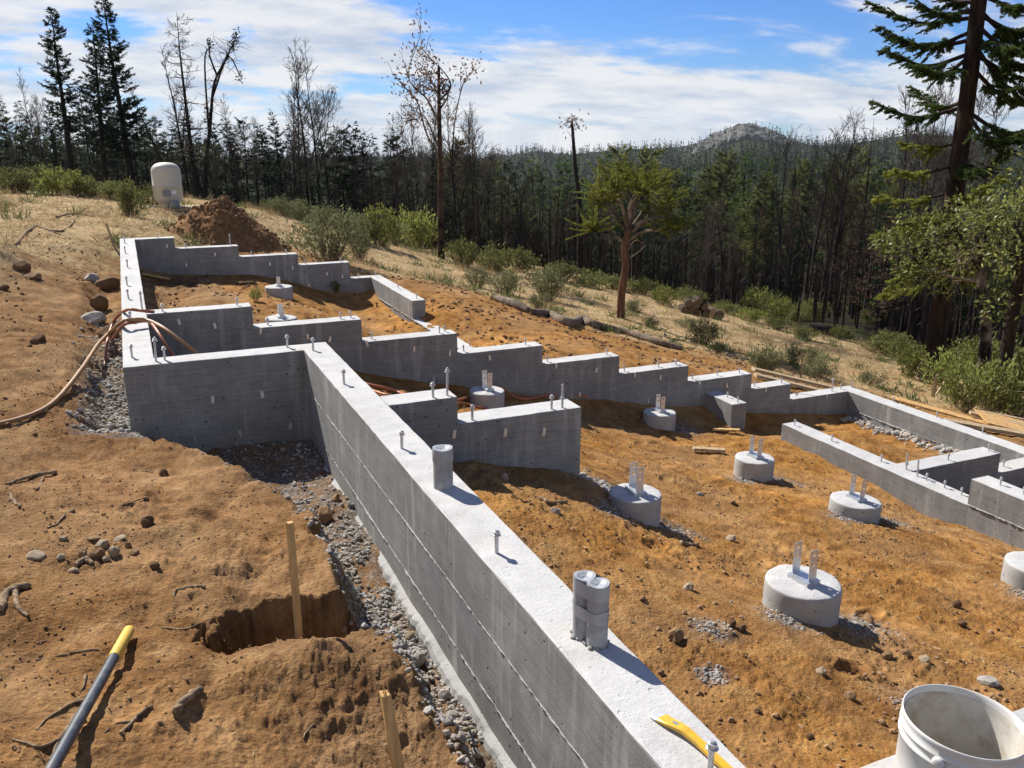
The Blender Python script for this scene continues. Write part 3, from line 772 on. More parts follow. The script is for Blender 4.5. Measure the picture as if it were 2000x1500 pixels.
# ------------------------------------------------------------------ round piers with steel post bases
def strap_mesh(h, w=.052, t=.003):
    """upright steel strap with two bolt holes"""
    mb = MB(); xs = [-w / 2, -.008, .008, w / 2]; zs = [0, h * .48, h * .48 + .016, h * .80, h * .80 + .016, h]
    bm = bmesh.new(); g = {}
    def V(i, j, s):
        if (i, j, s) not in g: g[(i, j, s)] = bm.verts.new((xs[i], s * t / 2, zs[j]))
        return g[(i, j, s)]
    cells = [(i, j) for i in range(3) for j in range(5) if not (i == 1 and j in (1, 3))]
    for i, j in cells:
        bm.faces.new((V(i, j, -1), V(i + 1, j, -1), V(i + 1, j + 1, -1), V(i, j + 1, -1)))
        bm.faces.new((V(i, j, 1), V(i, j + 1, 1), V(i + 1, j + 1, 1), V(i + 1, j, 1)))
        for (a, b, q) in (((i, j), (i + 1, j), (i, j - 1)), ((i + 1, j), (i + 1, j + 1), (i + 1, j)), ((i + 1, j + 1), (i, j + 1), (i, j + 1)), ((i, j + 1), (i, j), (i - 1, j))):
            if q not in cells: bm.faces.new((V(*a, -1), V(*a, 1), V(*b, 1), V(*b, -1)))
    bmesh.ops.recalc_face_normals(bm, faces=bm.faces)
    me = bpy.data.meshes.new('strap'); bm.to_mesh(me); bm.free(); me.materials.append(MAT['galv']); return me
STRAP = strap_mesh(.165); STRAP_LOW = strap_mesh(.115)
mbp = MB(); box(mbp, -.045, .045, -.065, .065, 0, .022); PLATE = mbp.mesh('standoff_plate', MAT['galv'], False)
def pier(i, x, y, top, D, label, bracket=True, rz=0.0, tilt=(0, 0)):
    t = empty('concrete_pier', (x, y, top))
    tag(t, label, 'pier', 'round concrete piers')
    rs = np.random.RandomState(50 + i); R = D / 2; n = 56; mb = MB(); a = np.arange(n) * 2 * np.pi / n
    rows = []
    for (rr, z) in ((R * .995, -.62), (R, -.20), (R, -.06), (R * 1.0, -.014), (R * .985, -.003), (R * .93, .001), (R * .75, .004), (R * .5, .005), (R * .25, .006), (0.002, .006)):
        wob = 1 + .010 * fbm(np.cos(a) * 1.5 + 9 * i, np.sin(a) * 1.5 + z * 6, 3, i)
        zz = z + (.006 * fbm(np.cos(a) * rr * 14 + i * 5, np.sin(a) * rr * 14, 3, 7 + i) if z > -.05 else 0) + np.zeros(n)
        rows.append(np.stack([rr * wob * np.cos(a), rr * wob * np.sin(a), zz], 1))
    V = np.concatenate(rows); k = np.arange(n); k2 = (k + 1) % n
    F = np.concatenate([np.stack([q * n + k, q * n + k2, (q + 1) * n + k2, (q + 1) * n + k], 1) for q in range(len(rows) - 1)])
    mb.add(V, F); mb.add(rows[-1], [tuple(range(n))])
    mb.build('shaft', MAT['pier'], t)
    if bracket:
        b = link('post_base', PLATE, t, (0, 0, .004)); b.rotation_euler = (0, 0, rz)
        for s in (-1, 1):
            o = link('strap', STRAP if i > 1 else STRAP_LOW, b, (0, s * .052, .020)); o.rotation_euler = (rs.uniform(-.05, .05), 0, 0)
    t.rotation_euler = (tilt[0], tilt[1], 0)
    return t
PL = ['round concrete pier with steel bracket between the two farthest walls, nearer the far wall', 'round concrete pier showing just behind the top of the long stepped wall',
      'round concrete pier with steel bracket behind the short two-step wall', 'round concrete pier with steel bracket uphill of the small buttress',
      'round concrete pier with steel bracket beside the end of the low right-hand wall', 'wide round concrete pier with steel bracket by the end of the two-step wall',
      'leaning round concrete pier with steel bracket along the middle of the low right-hand wall', 'largest looking round concrete pier with steel bracket on open orange soil',
      'round concrete pier cut by the edge of the view, without a bracket']
for i, (x, y, top, D) in enumerate(PIERS):
    pier(i, x, y, top, D, PL[i], i < 8, rz=.05 * ((i * 7) % 5 - 2), tilt=(.0, .02 if i != 6 else .06))
# ------------------------------------------------------------------ vegetation
MAT['char'] = mat_bark('charred_bark', (.008, .007, .006), (.035, .029, .025), 18, .8)
MAT['char_twig'] = mat_bark('scorched_twigs', (.016, .012, .010), (.055, .042, .034), 18, .3)
MAT['grey_twig'] = mat_bark('grey_twigs', (.055, .043, .035), (.13, .105, .086), 18, .3)
MAT['bark'] = mat_bark('brown_bark', (.035, .023, .016), (.13, .085, .058), 15, 1.0, char=.35)
MAT['bark_red'] = mat_bark('reddish_bark', (.050, .026, .017), (.19, .105, .065), 15, 1.0)
MAT['bark_fir'] = mat_bark('dark_fir_bark', (.012, .009, .007), (.055, .035, .025), 13, 1.0, char=.6)
MAT['bark_pale'] = mat_bark('pale_bark', (.14, .105, .08), (.32, .26, .20), 15, .6, char=.25)
MAT['needle_dark'] = mat_leaf('dark_needles', (.010, .020, .010), (.030, .050, .020), .20)
MAT['needle'] = mat_leaf('fir_needles', (.030, .055, .016), (.095, .130, .036), .36)
MAT['needle_bright'] = mat_leaf('bright_needles', (.115, .140, .020), (.30, .31, .070), .5)
MAT['leaf_olive'] = mat_leaf('olive_leaves', (.075, .085, .028), (.18, .185, .065), .42)
MAT['leaf_yellow'] = mat_leaf('yellow_green_leaves', (.095, .110, .022), (.23, .245, .070), .45)
MAT['leaf_grey'] = mat_leaf('grey_green_leaves', (.080, .092, .040), (.21, .22, .11), .36)
MAT['leaf_gloss'] = mat_leaf('glossy_leaves', (.090, .110, .024), (.27, .29, .085), .42, .45, .25)
MAT['leaf_brown'] = mat_leaf('scorched_leaves', (.085, .045, .022), (.21, .125, .075), .35)
MAT['far_green'] = mat_leaf('far_green_foliage', (.020, .036, .018), (.042, .060, .025), .05, 1.0, 0.0, scale=.02)
MAT['far_olive'] = mat_leaf('far_olive_foliage', (.055, .068, .020), (.135, .140, .046), .15, 1.0, 0.0, scale=.02)
MAT['far_burnt'] = mat_leaf('far_scorched_twigs', (.020, .015, .013), (.055, .042, .035), .05, 1.0, 0.0, scale=.03)

def unit(v): return v / (np.linalg.norm(v) + 1e-9)
def path(p0, d, L, n, rs, wob=.12, bend=(0, 0, 0)):
    P = [np.array(p0, float)]; d = unit(np.array(d, float))
    for i in range(n):
        d = unit(d + rs.normal(size=3) * wob + np.array(bend) / n)
        P.append(P[-1] + d * L / n)
    return np.array(P)
def bare_tree(seed, h, r0, start=.35, nbr=26, blen=.28, up=.7, twigs=5, wob=.05, fork=0, lean=(0, 0), tsides=7, fine=True):
    """trunk, limbs, twigs of a leafless tree; returns (trunk builder, branch builder)"""
    rs = np.random.RandomState(seed); T = MB(); Bm = MB()
    trunks = []
    n = 12
    base = path((0, 0, -.3), (lean[0], lean[1], 1), h + .3, n, rs, wob * .6)
    rad = r0 * (1 - np.linspace(0, 1, n + 1) ** 1.15 * .93); rad[0] *= 1.25
    tube(T, base, rad, tsides); trunks.append((base, rad))
    for k in range(fork):
        i = rs.randint(3, 7); L = h * rs.uniform(.4, .6)
        a = rs.uniform(0, 6.28); p = path(base[i], (math.cos(a) * .45, math.sin(a) * .45, 1), L, 8, rs, wob, (0, 0, .3))
        rr = rad[i] * .75 * (1 - np.linspace(0, 1, 9) * .92); tube(T, p, rr, 6); trunks.append((p, rr))
    for (P, R_) in trunks:
        m = int(nbr * (1 if P is base else .5))
        for _ in range(m):
            t = (start if P is base else .25) + (1 - (start if P is base else .25)) * rs.rand() ** .9
            q = t * (len(P) - 1); i = min(int(q), len(P) - 2); p0 = P[i] + (P[i + 1] - P[i]) * (q - i); r = R_[i] * .45
            a = rs.uniform(0, 6.28); L = h * blen * rs.uniform(.45, 1.1) * (1.15 - .75 * t)
            b = path(p0, (math.cos(a), math.sin(a), up * rs.uniform(.4, 1.5)), L, 5, rs, .16, (0, 0, .5 * up))
            tube(Bm, b, np.linspace(max(r, h * .0012), h * .0006, 6), 4, 0, False)
            for _k in range(twigs):
                j = rs.randint(1, 5); c = path(b[j], unit(b[j] - b[j - 1]) + rs.normal(size=3) * .55 + (0, 0, .25), L * rs.uniform(.25, .6), 3, rs, .2)
                tube(Bm, c, np.linspace(h * .0011, h * .0005, 4), 3, 0, False)
                if fine:
                    for _q in range(2):
                        e = path(c[rs.randint(1, 3)], unit(c[-1] - c[0]) + rs.normal(size=3) * .6 + (0, 0, .3), L * rs.uniform(.12, .28), 2, rs, .2)
                        tube(Bm, e, np.linspace(h * .0007, h * .0004, 3), 3, 0, False)
    return T, Bm
def needle_branch(mbW, mbN, p0, d, L, rs, card=.3, droop=-.15, dens=1.0, r=.02, mi=0, flat=True, lift=.25):
    n = 7; b = path(p0, d, L, n, rs, .05, (0, 0, droop + lift * .5))
    tube(mbW, b, np.linspace(r, r * .25, n + 1), 4, 0, False)
    K = max(4, int(dens * L / card * 9))
    t = .12 + .88 * rs.rand(K) ** .8; q = t * n; i = np.minimum(q.astype(int), n - 1); fr = (q - i)[:, None]
    P = b[i] * (1 - fr) + b[i + 1] * fr; ax = b[i + 1] - b[i]; ax /= np.linalg.norm(ax, axis=1)[:, None]
    side = np.cross(ax, [0, 0, 1.]); side /= np.linalg.norm(side, axis=1)[:, None] + 1e-9
    s = np.where(rs.rand(K) < .5, -1., 1.)[:, None]
    tw = side * s * rs.uniform(.35, 1.0, (K, 1)) + ax * rs.uniform(.35, .9, (K, 1)) + np.array([0, 0, 1.]) * rs.uniform(-.45, .25, (K, 1))
    ln = card * rs.uniform(.6, 1.3, K) * (1.15 - .55 * t)
    N = np.array([0, 0, 1.])[None] + rs.normal(size=(K, 3)) * (.4 if flat else .9)
    cards(mbN, P, tw, N, ln, ln * .30, mi)
    P2 = P + unit_rows(tw) * (ln * .35)[:, None]
    tw2 = tw + side * s * -.7 + rs.normal(size=(K, 3)) * .3
    cards(mbN, P2, tw2, N, ln * .6, ln * .2, mi)
def unit_rows(v): return v / (np.linalg.norm(v, axis=1)[:, None] + 1e-9)
def conifer(seed, h, r0, crown0=.3, rad=.18, nbr=60, card=.35, dens=1.0, droop=-.1, lean=(0, 0), gap=.25, dead=10, up=.15, shape=.8):
    rs = np.random.RandomState(seed); T = MB(); N = MB()
    P = path((0, 0, -.3), (lean[0], lean[1], 1), h + .3, 10, rs, .012)
    tube(T, P, r0 * (1 - np.linspace(0, 1, 11) ** 1.1 * .95), 8)
    for k in range(nbr):
        t = crown0 + (1 - crown0) * (k + rs.rand()) / nbr
        if rs.rand() < gap * (1 - t): continue
        q = min(t, .995) * 10; i = min(int(q), 9); p0 = P[i] + (P[i + 1] - P[i]) * (q - i)
        a = rs.uniform(0, 6.28); u = (t - crown0) / (1 - crown0)
        L = h * rad * ((1 - u) ** shape * .92 + .08) * rs.uniform(.6, 1.15) * (1 if u > .12 else .55 + 3.5 * u)
        needle_branch(T, N, p0, (math.cos(a), math.sin(a), up + .35 * u), L, rs, card, droop, dens, max(.008, r0 * .12 * (1 - u)))
    for k in range(dead):
        t = crown0 * rs.uniform(.35, 1.1); q = t * 10; i = int(q); p0 = P[i] + (P[i + 1] - P[i]) * (q - i); a = rs.uniform(0, 6.28)
        tube(T, path(p0, (math.cos(a), math.sin(a), -.1), h * rad * rs.uniform(.3, .8), 4, rs, .12), np.linspace(.02, .006, 5), 3, 0, False)
    return T, N
def shrub(seed, n=1500, leaf=.10, stems=26, squat=.62, wide=.5):
    """unit-ish shrub, about 1 m across and 'squat' high"""
    rs = np.random.RandomState(seed); S = MB(); Lf = MB()
    tips = []
    for k in range(stems):
        a = rs.uniform(0, 6.28); t = rs.rand() ** .6
        end = np.array([math.cos(a) * t * wide, math.sin(a) * t * wide, squat * math.sqrt(max(.05, 1 - .75 * t * t)) * rs.uniform(.65, 1.12)])
        b0 = np.array([math.cos(a) * .12 * t, math.sin(a) * .12 * t, -.08]); mid = (b0 + end) / 2 + rs.normal(size=3) * .05 + (0, 0, .05)
        p = spline([b0, mid, end], 6); tube(S, p, np.linspace(.010, .003, 6), 3, 0, False); tips.append(p)
    tips = np.array(tips)
    i = rs.randint(0, stems, n); t = 1 - rs.rand(n) ** 1.6 * .75; q = t * 5; j = np.minimum(q.astype(int), 4); fr = (q - j)[:, None]
    P = tips[i, j] * (1 - fr) + tips[i, j + 1] * fr + rs.normal(size=(n, 3)) * np.array([.055, .055, .045])
    P[:, 2] = np.maximum(P[:, 2], .01)
    D = rs.normal(size=(n, 3)) * .8 + unit_rows(P + np.array([0, 0, .05])) + np.array([0, 0, .5])
    ln = leaf * rs.uniform(.55, 1.25, n)
    cards(Lf, P, D, rs.normal(size=(n, 3)) + np.array([0, 0, .6]), ln, ln * .42)
    return S, Lf

# ---- kinds (meshes shared between look-alikes)
def kind_bare(seed, char='char', twig='char_twig', **k):
    T, Bm = bare_tree(seed, **k); return T.mesh('trunk', MAT[char]), Bm.mesh('branches', MAT[twig])
def kind_con(seed, nm='needle_dark', bark='char', **k):
    T, N = conifer(seed, **k); return T.mesh('trunk', MAT[bark]), N.mesh('crown', MAT[nm])
BARE = [kind_bare(1, h=10, r0=.13, start=.30, nbr=22, blen=.30, up=.9, twigs=4, wob=.06, fork=1),
        kind_bare(2, h=10, r0=.11, start=.40, nbr=20, blen=.26, up=1.1, twigs=4, wob=.05, fork=2),
        kind_bare(3, h=10, r0=.12, start=.25, nbr=26, blen=.22, up=.5, twigs=3, wob=.035),
        kind_bare(4, h=10, r0=.14, start=.45, nbr=24, blen=.34, up=1.0, twigs=5, wob=.075, fork=2, lean=(.05, .03)),
        kind_bare(5, h=10, r0=.10, start=.55, nbr=12, blen=.16, up=.4, twigs=3, wob=.03),
        kind_bare(6, h=10, r0=.12, start=.35, nbr=24, blen=.24, up=1.3, twigs=4, wob=.045, fork=1, lean=(-.06, .0))]
BARE_GREY = [kind_bare(21, 'char', 'grey_twig', h=10, r0=.10, start=.35, nbr=34, blen=.24, up=1.2, twigs=6, wob=.04, fork=1),
             kind_bare(22, 'char', 'grey_twig', h=10, r0=.09, start=.42, nbr=36, blen=.22, up=1.5, twigs=6, wob=.035)]
CONI = [kind_con(31, h=10, r0=.12, crown0=.22, rad=.20, nbr=64, card=.42, dens=1.0, gap=.3),
        kind_con(32, h=10, r0=.11, crown0=.38, rad=.17, nbr=52, card=.40, dens=1.0, gap=.35),
        kind_con(33, h=10, r0=.13, crown0=.12, rad=.22, nbr=80, card=.45, dens=1.1, gap=.2),
        kind_con(34, h=10, r0=.11, crown0=.55, rad=.20, nbr=34, card=.45, dens=1.1, gap=.1, shape=.5)]
CONI_GREEN = [kind_con(41, 'needle', 'char', h=10, r0=.12, crown0=.20, rad=.20, nbr=66, card=.42, gap=.15),
              kind_con(42, 'leaf_olive', 'char', h=10, r0=.12, crown0=.35, rad=.24, nbr=60, card=.5, dens=1.2, gap=.1, shape=.45, up=.6)]
def plant(name, meshes, x, y, h, label, cat, group, rz, parts=('trunk', 'branches'), sxy=1.0, lean=(0, 0), base=10.0, z=None, sink=0.0):
    o = empty(name, (x, y, (gz(x, y) if z is None else z) - sink), rz); s = h / base
    o.scale = (s * sxy, s * sxy, s); o.rotation_euler = (lean[0], lean[1], rz)
    for nm, me in zip(parts, meshes):
        c = link(nm, me, o)
        if nm == 'branches': c['kind'] = 'stuff'
    return tag(o, label, cat, group)
RT = random.Random(77)
def by_px(px, top_py, r):
    """ground spot at range r under photo column px and the height that reaches row top_py"""
    p = atr(px, 400, r); g = gz(p[0], p[1]); t = atr(px, top_py, r)
    return p[0], p[1], t[2] - g

# ---- the valley full of burnt trees, each its own thing
G_V = 'burnt trees standing in the valley'
V_LAB = {0: 'bare fire-blackened tree with forking twiggy top in the burnt valley', 1: 'thin blackened pole of a burnt tree in the burnt valley', 2: 'scorched tree with a haze of grey twigs in the burnt valley',
         3: 'dark half-burnt conifer with thin drooping boughs in the burnt valley', 4: 'green tree that survived among the burnt trunks of the valley'}
V_LOOK = {0: 'with one fork', 1: 'with two forks', 2: 'with many short side branches', 3: 'with a wide twiggy crown', 5: 'with steep upright branches'}
V_ROW = ['at the near edge of the burnt valley', 'a little way into the burnt valley', 'in the middle of the burnt valley', 'at the far side of the burnt valley']
TOPX = [680, 760, 850, 950, 1040, 1150, 1300, 1450, 1530, 1620, 1700, 1780, 1900, 2050]
TOPY = [300, 285, 285, 320, 350, 375, 405, 410, 370, 340, 370, 395, 420, 430]
def valley():
    n = 0; used = []
    rows = [(34, 40, 38), (40, 50, 52), (50, 66, 58), (66, 88, 56)]
    for (ra, rb_, cnt) in rows:
        for k in range(cnt):
            px = 690 + (2040 - 690) * (k + RT.random()) / cnt
            r = RT.uniform(ra, rb_)
            if 1390 < px < 1690 and r < 46 and RT.random() < .75: r = RT.uniform(46, 64)
            if px > 1690 and r < 38: r += 5
            if px < 900 and r < 40: r += 4
            ty = np.interp(px, TOPX, TOPY) + RT.uniform(-35, 75) + max(0, 50 - r) * 1.2
            x, y, h = by_px(px, ty, r)
            h = max(4.0, min(h, 19))
            if any((x - a) ** 2 + (y - b) ** 2 < 1.0 for a, b in used): continue
            used.append((x, y))
            row = [x_[0] for x_ in rows].index(ra); bi = RT.choice([0, 1, 2, 3, 5])
            q = RT.random(); az = RT.uniform(0, 6.28); ln = (RT.gauss(0, .055), RT.gauss(0, .055))
            if q < (.50 if row < 3 else .30): plant('burnt_tree', BARE[bi], x, y, h, 'bare fire-blackened tree ' + V_LOOK[bi] + ' ' + V_ROW[row], 'tree', G_V, az, lean=ln, sxy=RT.uniform(.75, 1.15))
            elif q < (.62 if row < 3 else .36): plant('burnt_tree', BARE[4], x, y, h, 'thin blackened pole of a burnt tree ' + V_ROW[row], 'tree', G_V, az, lean=ln, sxy=RT.uniform(.7, 1.0))
            elif q < (.80 if row < 3 else .52): plant('burnt_tree', RT.choice(BARE_GREY), x, y, h, 'scorched tree with a haze of grey twigs ' + V_ROW[row], 'tree', G_V, az, lean=ln, sxy=RT.uniform(.8, 1.2))
            elif q < (.90 if row < 3 else .82) or r < 55: plant('burnt_tree', RT.choice(CONI), x, y, h, 'dark half-burnt conifer with thin boughs ' + V_ROW[row], 'tree', G_V, az, ('trunk', 'crown'), lean=ln, sxy=RT.uniform(.75, 1.1))
            else: plant('surviving_tree', RT.choice(CONI_GREEN), x, y, h * .95, 'green tree that survived ' + V_ROW[row], 'tree', 'surviving trees in the valley', az, ('trunk', 'crown'), lean=ln)
            n += 1
    return n
print('valley', valley())

# ---- the wood on the left, beyond the tank
G_L = 'trees in the wood beyond the tank'
def left_tree(px, top, r, kind, label, name='tree', leanpx=0, sxy=1.0, parts=('trunk', 'branches'), group=None):
    x, y, h = by_px(px, top, r); a = RT.uniform(0, 6.28) if leanpx == 0 else 0
    la = math.atan2(leanpx / FPX * r, h)          # lean across the view
    o = plant(name, kind, x, y, h, label, 'tree', group or G_L, 0, parts, sxy)
    o.rotation_mode = 'XYZ'
    M = Matrix.Rotation(la, 4, Vector((_sy, _cy, 0))) @ Matrix.Rotation(a, 4, 'Z')
    o.rotation_euler = M.to_euler()
    return o
TALL = [kind_con(51, h=10, r0=.20, crown0=.42, rad=.135, nbr=120, card=.30, dens=1.5, gap=.3, dead=34, droop=.75, up=-.42, shape=.62),
        kind_con(52, h=10, r0=.19, crown0=.34, rad=.145, nbr=125, card=.30, dens=1.5, gap=.35, dead=26, droop=.75, up=-.42, shape=.6),
        kind_con(53, h=10, r0=.20, crown0=.28, rad=.165, nbr=150, card=.31, dens=1.5, gap=.35, dead=30, droop=.75, up=-.42, shape=.7)]
left_tree(150, 20, 52, TALL[0], 'tall leaning fir with burnt bare trunk, outermost of the three tall firs beyond the tank', 'fir_tree', 4, 1.0, ('trunk', 'crown'))
left_tree(212, 45, 50, TALL[1], 'tall leaning fir with burnt trunk, middle of the three tall firs beyond the tank', 'fir_tree', 5, 1.0, ('trunk', 'crown'))
left_tree(264, -12, 47, TALL[2], 'tallest leaning fir with burnt trunk, beside the tank', 'fir_tree', -8, 1.0, ('trunk', 'crown'))
DEADC = kind_bare(61, 'char', 'grey_twig', h=10, r0=.16, start=.30, nbr=64, blen=.17, up=.12, twigs=5, wob=.02)
DEADF = kind_bare(62, 'char', 'char_twig', h=10, r0=.12, start=.45, nbr=26, blen=.20, up=.9, twigs=5, wob=.05, fork=1)
LEANB = kind_bare(63, 'char', 'char_twig', h=10, r0=.12, start=.60, nbr=12, blen=.16, up=.5, twigs=4, wob=.04)
left_tree(388, 38, 38, DEADC, 'tall straight dead tree furred with fine bare twigs, behind the tank', 'burnt_tree', -8)
left_tree(375, 100, 39, DEADF, 'forked blackened dead tree beside the twig-furred dead tree behind the tank', 'burnt_tree', -24)
left_tree(372, 135, 40, LEANB, 'thin blackened dead tree leaning hard over towards the tall firs', 'burnt_tree', -92)
# broken tree with a bent top
def bent_tree():
    r = 38.5; rs = np.random.RandomState(8); T = MB(); Bm = MB()
    pts = [(398, 402), (402, 330), (410, 250), (418, 165), (440, 118), (462, 70)]
    W3 = [np.array(atr(x, y, r)) for x, y in pts]; o = W3[0].copy(); o[2] = gz(o[0], o[1]); W3[0][2] = o[2] - .3
    P = spline(W3, 22) - o; tube(T, P, np.linspace(.15, .03, 22) * (1 + .1 * rs.rand(22)) * .62, 7)
    side = [(408, 262, 400, 120, 412, 90), (415, 190, 445, 112, 470, 150), (425, 150, 410, 110, 408, 85)]
    for (a, b, c, d, e, f) in side:
        p = spline([atr(a, b, r), atr(c, d, r), atr(e, f, r)], 10) - o; tube(T, p, np.linspace(.045, .02, 10), 5)
        for k in range(8):
            q = path(p[rs.randint(2, 9)], rs.normal(size=3) + (0, 0, .4), .5, 3, rs, .2); tube(Bm, q, np.linspace(.012, .005, 4), 3, 0, False)
    for k in range(60):
        q = path(P[rs.randint(9, 21)], rs.normal(size=3) + (0, 0, .2), rs.uniform(.4, 1.1), 4, rs, .2); tube(Bm, q, np.linspace(.014, .005, 5), 3, 0, False)
    N = MB()
    for c in (P[-1], P[-2], P[-3], np.array(atr(408, 85, r)) - o, np.array(atr(469, 150, r)) - o):
        n = 46; cards(N, c + rs.normal(size=(n, 3)) * (.07, .07, .13), rs.normal(size=(n, 3)), rs.normal(size=(n, 3)), .12, .05)
    t = empty('burnt_tree', o); T.build('trunk', MAT['char'], t); Bm.build('branches', MAT['char_twig'], t); N.build('crown', MAT['needle_dark'], t)
    tag(t, 'broken dead tree with a bent over top and dark tufts, right behind the tank', 'tree', G_L)
bent_tree()
C_LOOK = ['with thinning boughs', 'with a bare lower trunk', 'with full boughs down low', 'with a tufted top only']
def where(px, r):
    side = 'behind the tall firs' if px < 290 else 'behind the tank' if px < 480 else 'behind the dirt pile' if px < 600 else 'behind the big rounded shrub' if px < 740 else 'behind the brown-leaved tree'
    return side + (', front rank' if r < 58 else ', middle rank' if r < 72 else ', rear rank')
LW = 'dark half-burnt conifer in the wood beyond the tank'
LB = 'bare burnt tree with thin grey twigs in the wood beyond the tank'
LP = 'blackened burnt trunk with few branches in the wood beyond the tank'
for (px, top, r, lp) in [(18, 175, 62, -4), (45, 200, 70, -6), (62, 222, 75, 0), (80, 225, 66, 4), (118, 205, 72, 0), (128, 230, 64, -6), (190, 150, 64, -10), (205, 175, 70, 0), (238, 190, 66, 0), (250, 215, 60, -8), (285, 225, 66, 4), (300, 250, 60, 0), (330, 260, 60, 6),
                         (437, 204, 52, -6), (486, 232, 56, 0), (520, 262, 60, 0), (556, 215, 58, -4), (538, 255, 62, 0), (575, 240, 66, 3), (672, 250, 50, 0), (722, 256, 54, 0), (640, 275, 60, 2), (700, 285, 62, 0), (770, 268, 60, 0), (160, 235, 76, 0), (100, 250, 80, 0), (220, 235, 80, 0), (270, 255, 78, 0), (315, 232, 74, 0), (350, 250, 70, 0), (400, 262, 70, 0), (460, 262, 72, 0), (500, 275, 74, 0), (600, 275, 74, 0),
                         (10, 232, 80, 0), (32, 240, 84, 0), (55, 246, 78, 0), (142, 216, 82, 0), (176, 205, 84, 0), (196, 222, 80, 0), (228, 210, 84, 0), (260, 232, 82, 0), (292, 238, 84, 0), (372, 262, 82, 0), (425, 266, 80, 0), (620, 284, 80, 0), (660, 290, 78, 0)]:
    ci = RT.choice([0, 1, 2, 3] if px < 640 else [1, 2, 3])
    left_tree(px, top, r, CONI[ci], 'dark half-burnt conifer ' + C_LOOK[ci] + ' ' + where(px, r), 'burnt_conifer', lp, RT.uniform(.85, 1.3), ('trunk', 'crown'))
for (px, top, r) in [(88, 155, 58), (100, 185, 60), (8, 150, 52), (470, 205, 50), (505, 228, 52), (588, 118, 46), (604, 112, 46), (628, 114, 45), (575, 165, 47), (648, 205, 50), (45, 255, 55), (322, 225, 50), (428, 285, 48), (780, 250, 44), (805, 232, 43), (895, 205, 44), (912, 215, 45), (925, 232, 44), (940, 245, 46), (870, 225, 45), (820, 205, 46), (842, 210, 44)]:
    bi = RT.choice([0, 1]); left_tree(px, top, r, BARE_GREY[bi], ('forked' if bi == 0 else 'single-stemmed') + ' bare burnt tree with fine grey twigs ' + where(px, r), 'burnt_tree', RT.uniform(-10, 6), RT.uniform(.8, 1.1))
for k in range(46):
    px = RT.uniform(-20, 760); r = RT.uniform(36, 62); top = RT.uniform(250, 330)
    bi = RT.choice([2, 4, 5, 0]); left_tree(px, top, r, BARE[bi], 'blackened burnt trunk ' + {2: 'with short side branches', 4: 'almost without branches', 5: 'with steep upright branches', 0: 'with one fork'}[bi] + ' ' + where(px, r), 'burnt_tree', RT.uniform(-18, 12), RT.uniform(.7, 1.1))
for (px, base_r, top, lp) in [(5, 44, 270, -40), (100, 48, 250, -8), (165, 46, 230, -10), (300, 44, 262, 0), (440, 44, 300, -30), (455, 42, 255, -60)]:
    left_tree(px, top, base_r, BARE[4], 'thick leaning blackened pole ' + where(px, base_r), 'burnt_tree', lp, 1.1)

for (lo, hi, cnt, ta, tb) in ((-30, 330, 16, 195, 255), (330, 720, 14, 225, 275)):
    for k in range(cnt):
        px = lo + (hi - lo) * (k + RT.random()) / cnt; r = RT.uniform(50, 76); ci = RT.choice([0, 1, 2]); left_tree(px, RT.uniform(ta, tb), r, CONI[ci], 'dark half-burnt conifer ' + C_LOOK[ci] + ' ' + where(px, r), 'burnt_conifer', RT.uniform(-8, 8), RT.uniform(.9, 1.2), ('trunk', 'crown'))
for k in range(44):
    px = 930 + 850 * (k + RT.random()) / 44; r = RT.uniform(72, 118); gi = RT.choice([0, 0, 1]); x, y, h = by_px(px, RT.uniform(292, 365), r)
    plant('surviving_tree', CONI_GREEN[gi], x, y, min(h, 26), ('pointed dark green conifer' if gi == 0 else 'rounded olive green tree') + ' standing beyond the burnt trunks of the valley' + (' below the rocky hilltop' if 1330 < px < 1560 else ' behind the small pine' if px < 1330 else ' before the dark ridge'), 'tree', 'green trees beyond the burnt valley', RT.uniform(0, 6), ('trunk', 'crown'), sxy=RT.uniform(.8, 1.15))
# ---- tall dead tops standing above the valley, and trees with dead brown foliage by the fir
for (px, top, r, bi) in [(1592, 262, 45, 1), (1622, 250, 46, 3), (1640, 238, 44, 0), (1662, 264, 46, 3), (1688, 232, 45, 4), (1540, 262, 52, 5)]:
    x, y, h = by_px(px, top, r); plant('burnt_tree', BARE[bi], x, y, h, 'tall burnt tree ' + {0: 'with one fork', 1: 'with two forks', 3: 'with a wide twiggy top', 4: 'like a thin pole', 5: 'with upright branches'}[bi] + ' rising above the burnt valley', 'tree', 'tall burnt trees above the valley', RT.uniform(0, 6), sxy=.9)
for (px, top, r) in [(1775, 168, 46), (1792, 162, 47), (1812, 170, 46), (1852, 178, 44), (1868, 172, 45), (1912, 190, 46)]:
    x, y, h = by_px(px, top, r); plant('burnt_tree', RT.choice(BARE_GREY), x, y, h, 'tall thin bare tree standing behind the big leaning fir', 'tree', 'tall bare trees behind the fir', RT.uniform(0, 6), sxy=.8)
MAT['leaf_dead'] = mat_leaf('dead_brown_foliage', (.040, .026, .019), (.105, .068, .048), .2)
DEADN = [kind_con(71, 'leaf_dead', 'char', h=10, r0=.12, crown0=.08, rad=.24, nbr=52, card=.42, dens=.8, gap=.2, shape=.45, droop=-.5), kind_con(72, 'leaf_dead', 'char', h=10, r0=.12, crown0=.15, rad=.28, nbr=50, card=.42, dens=.8, gap=.2, shape=.4, up=.5)]
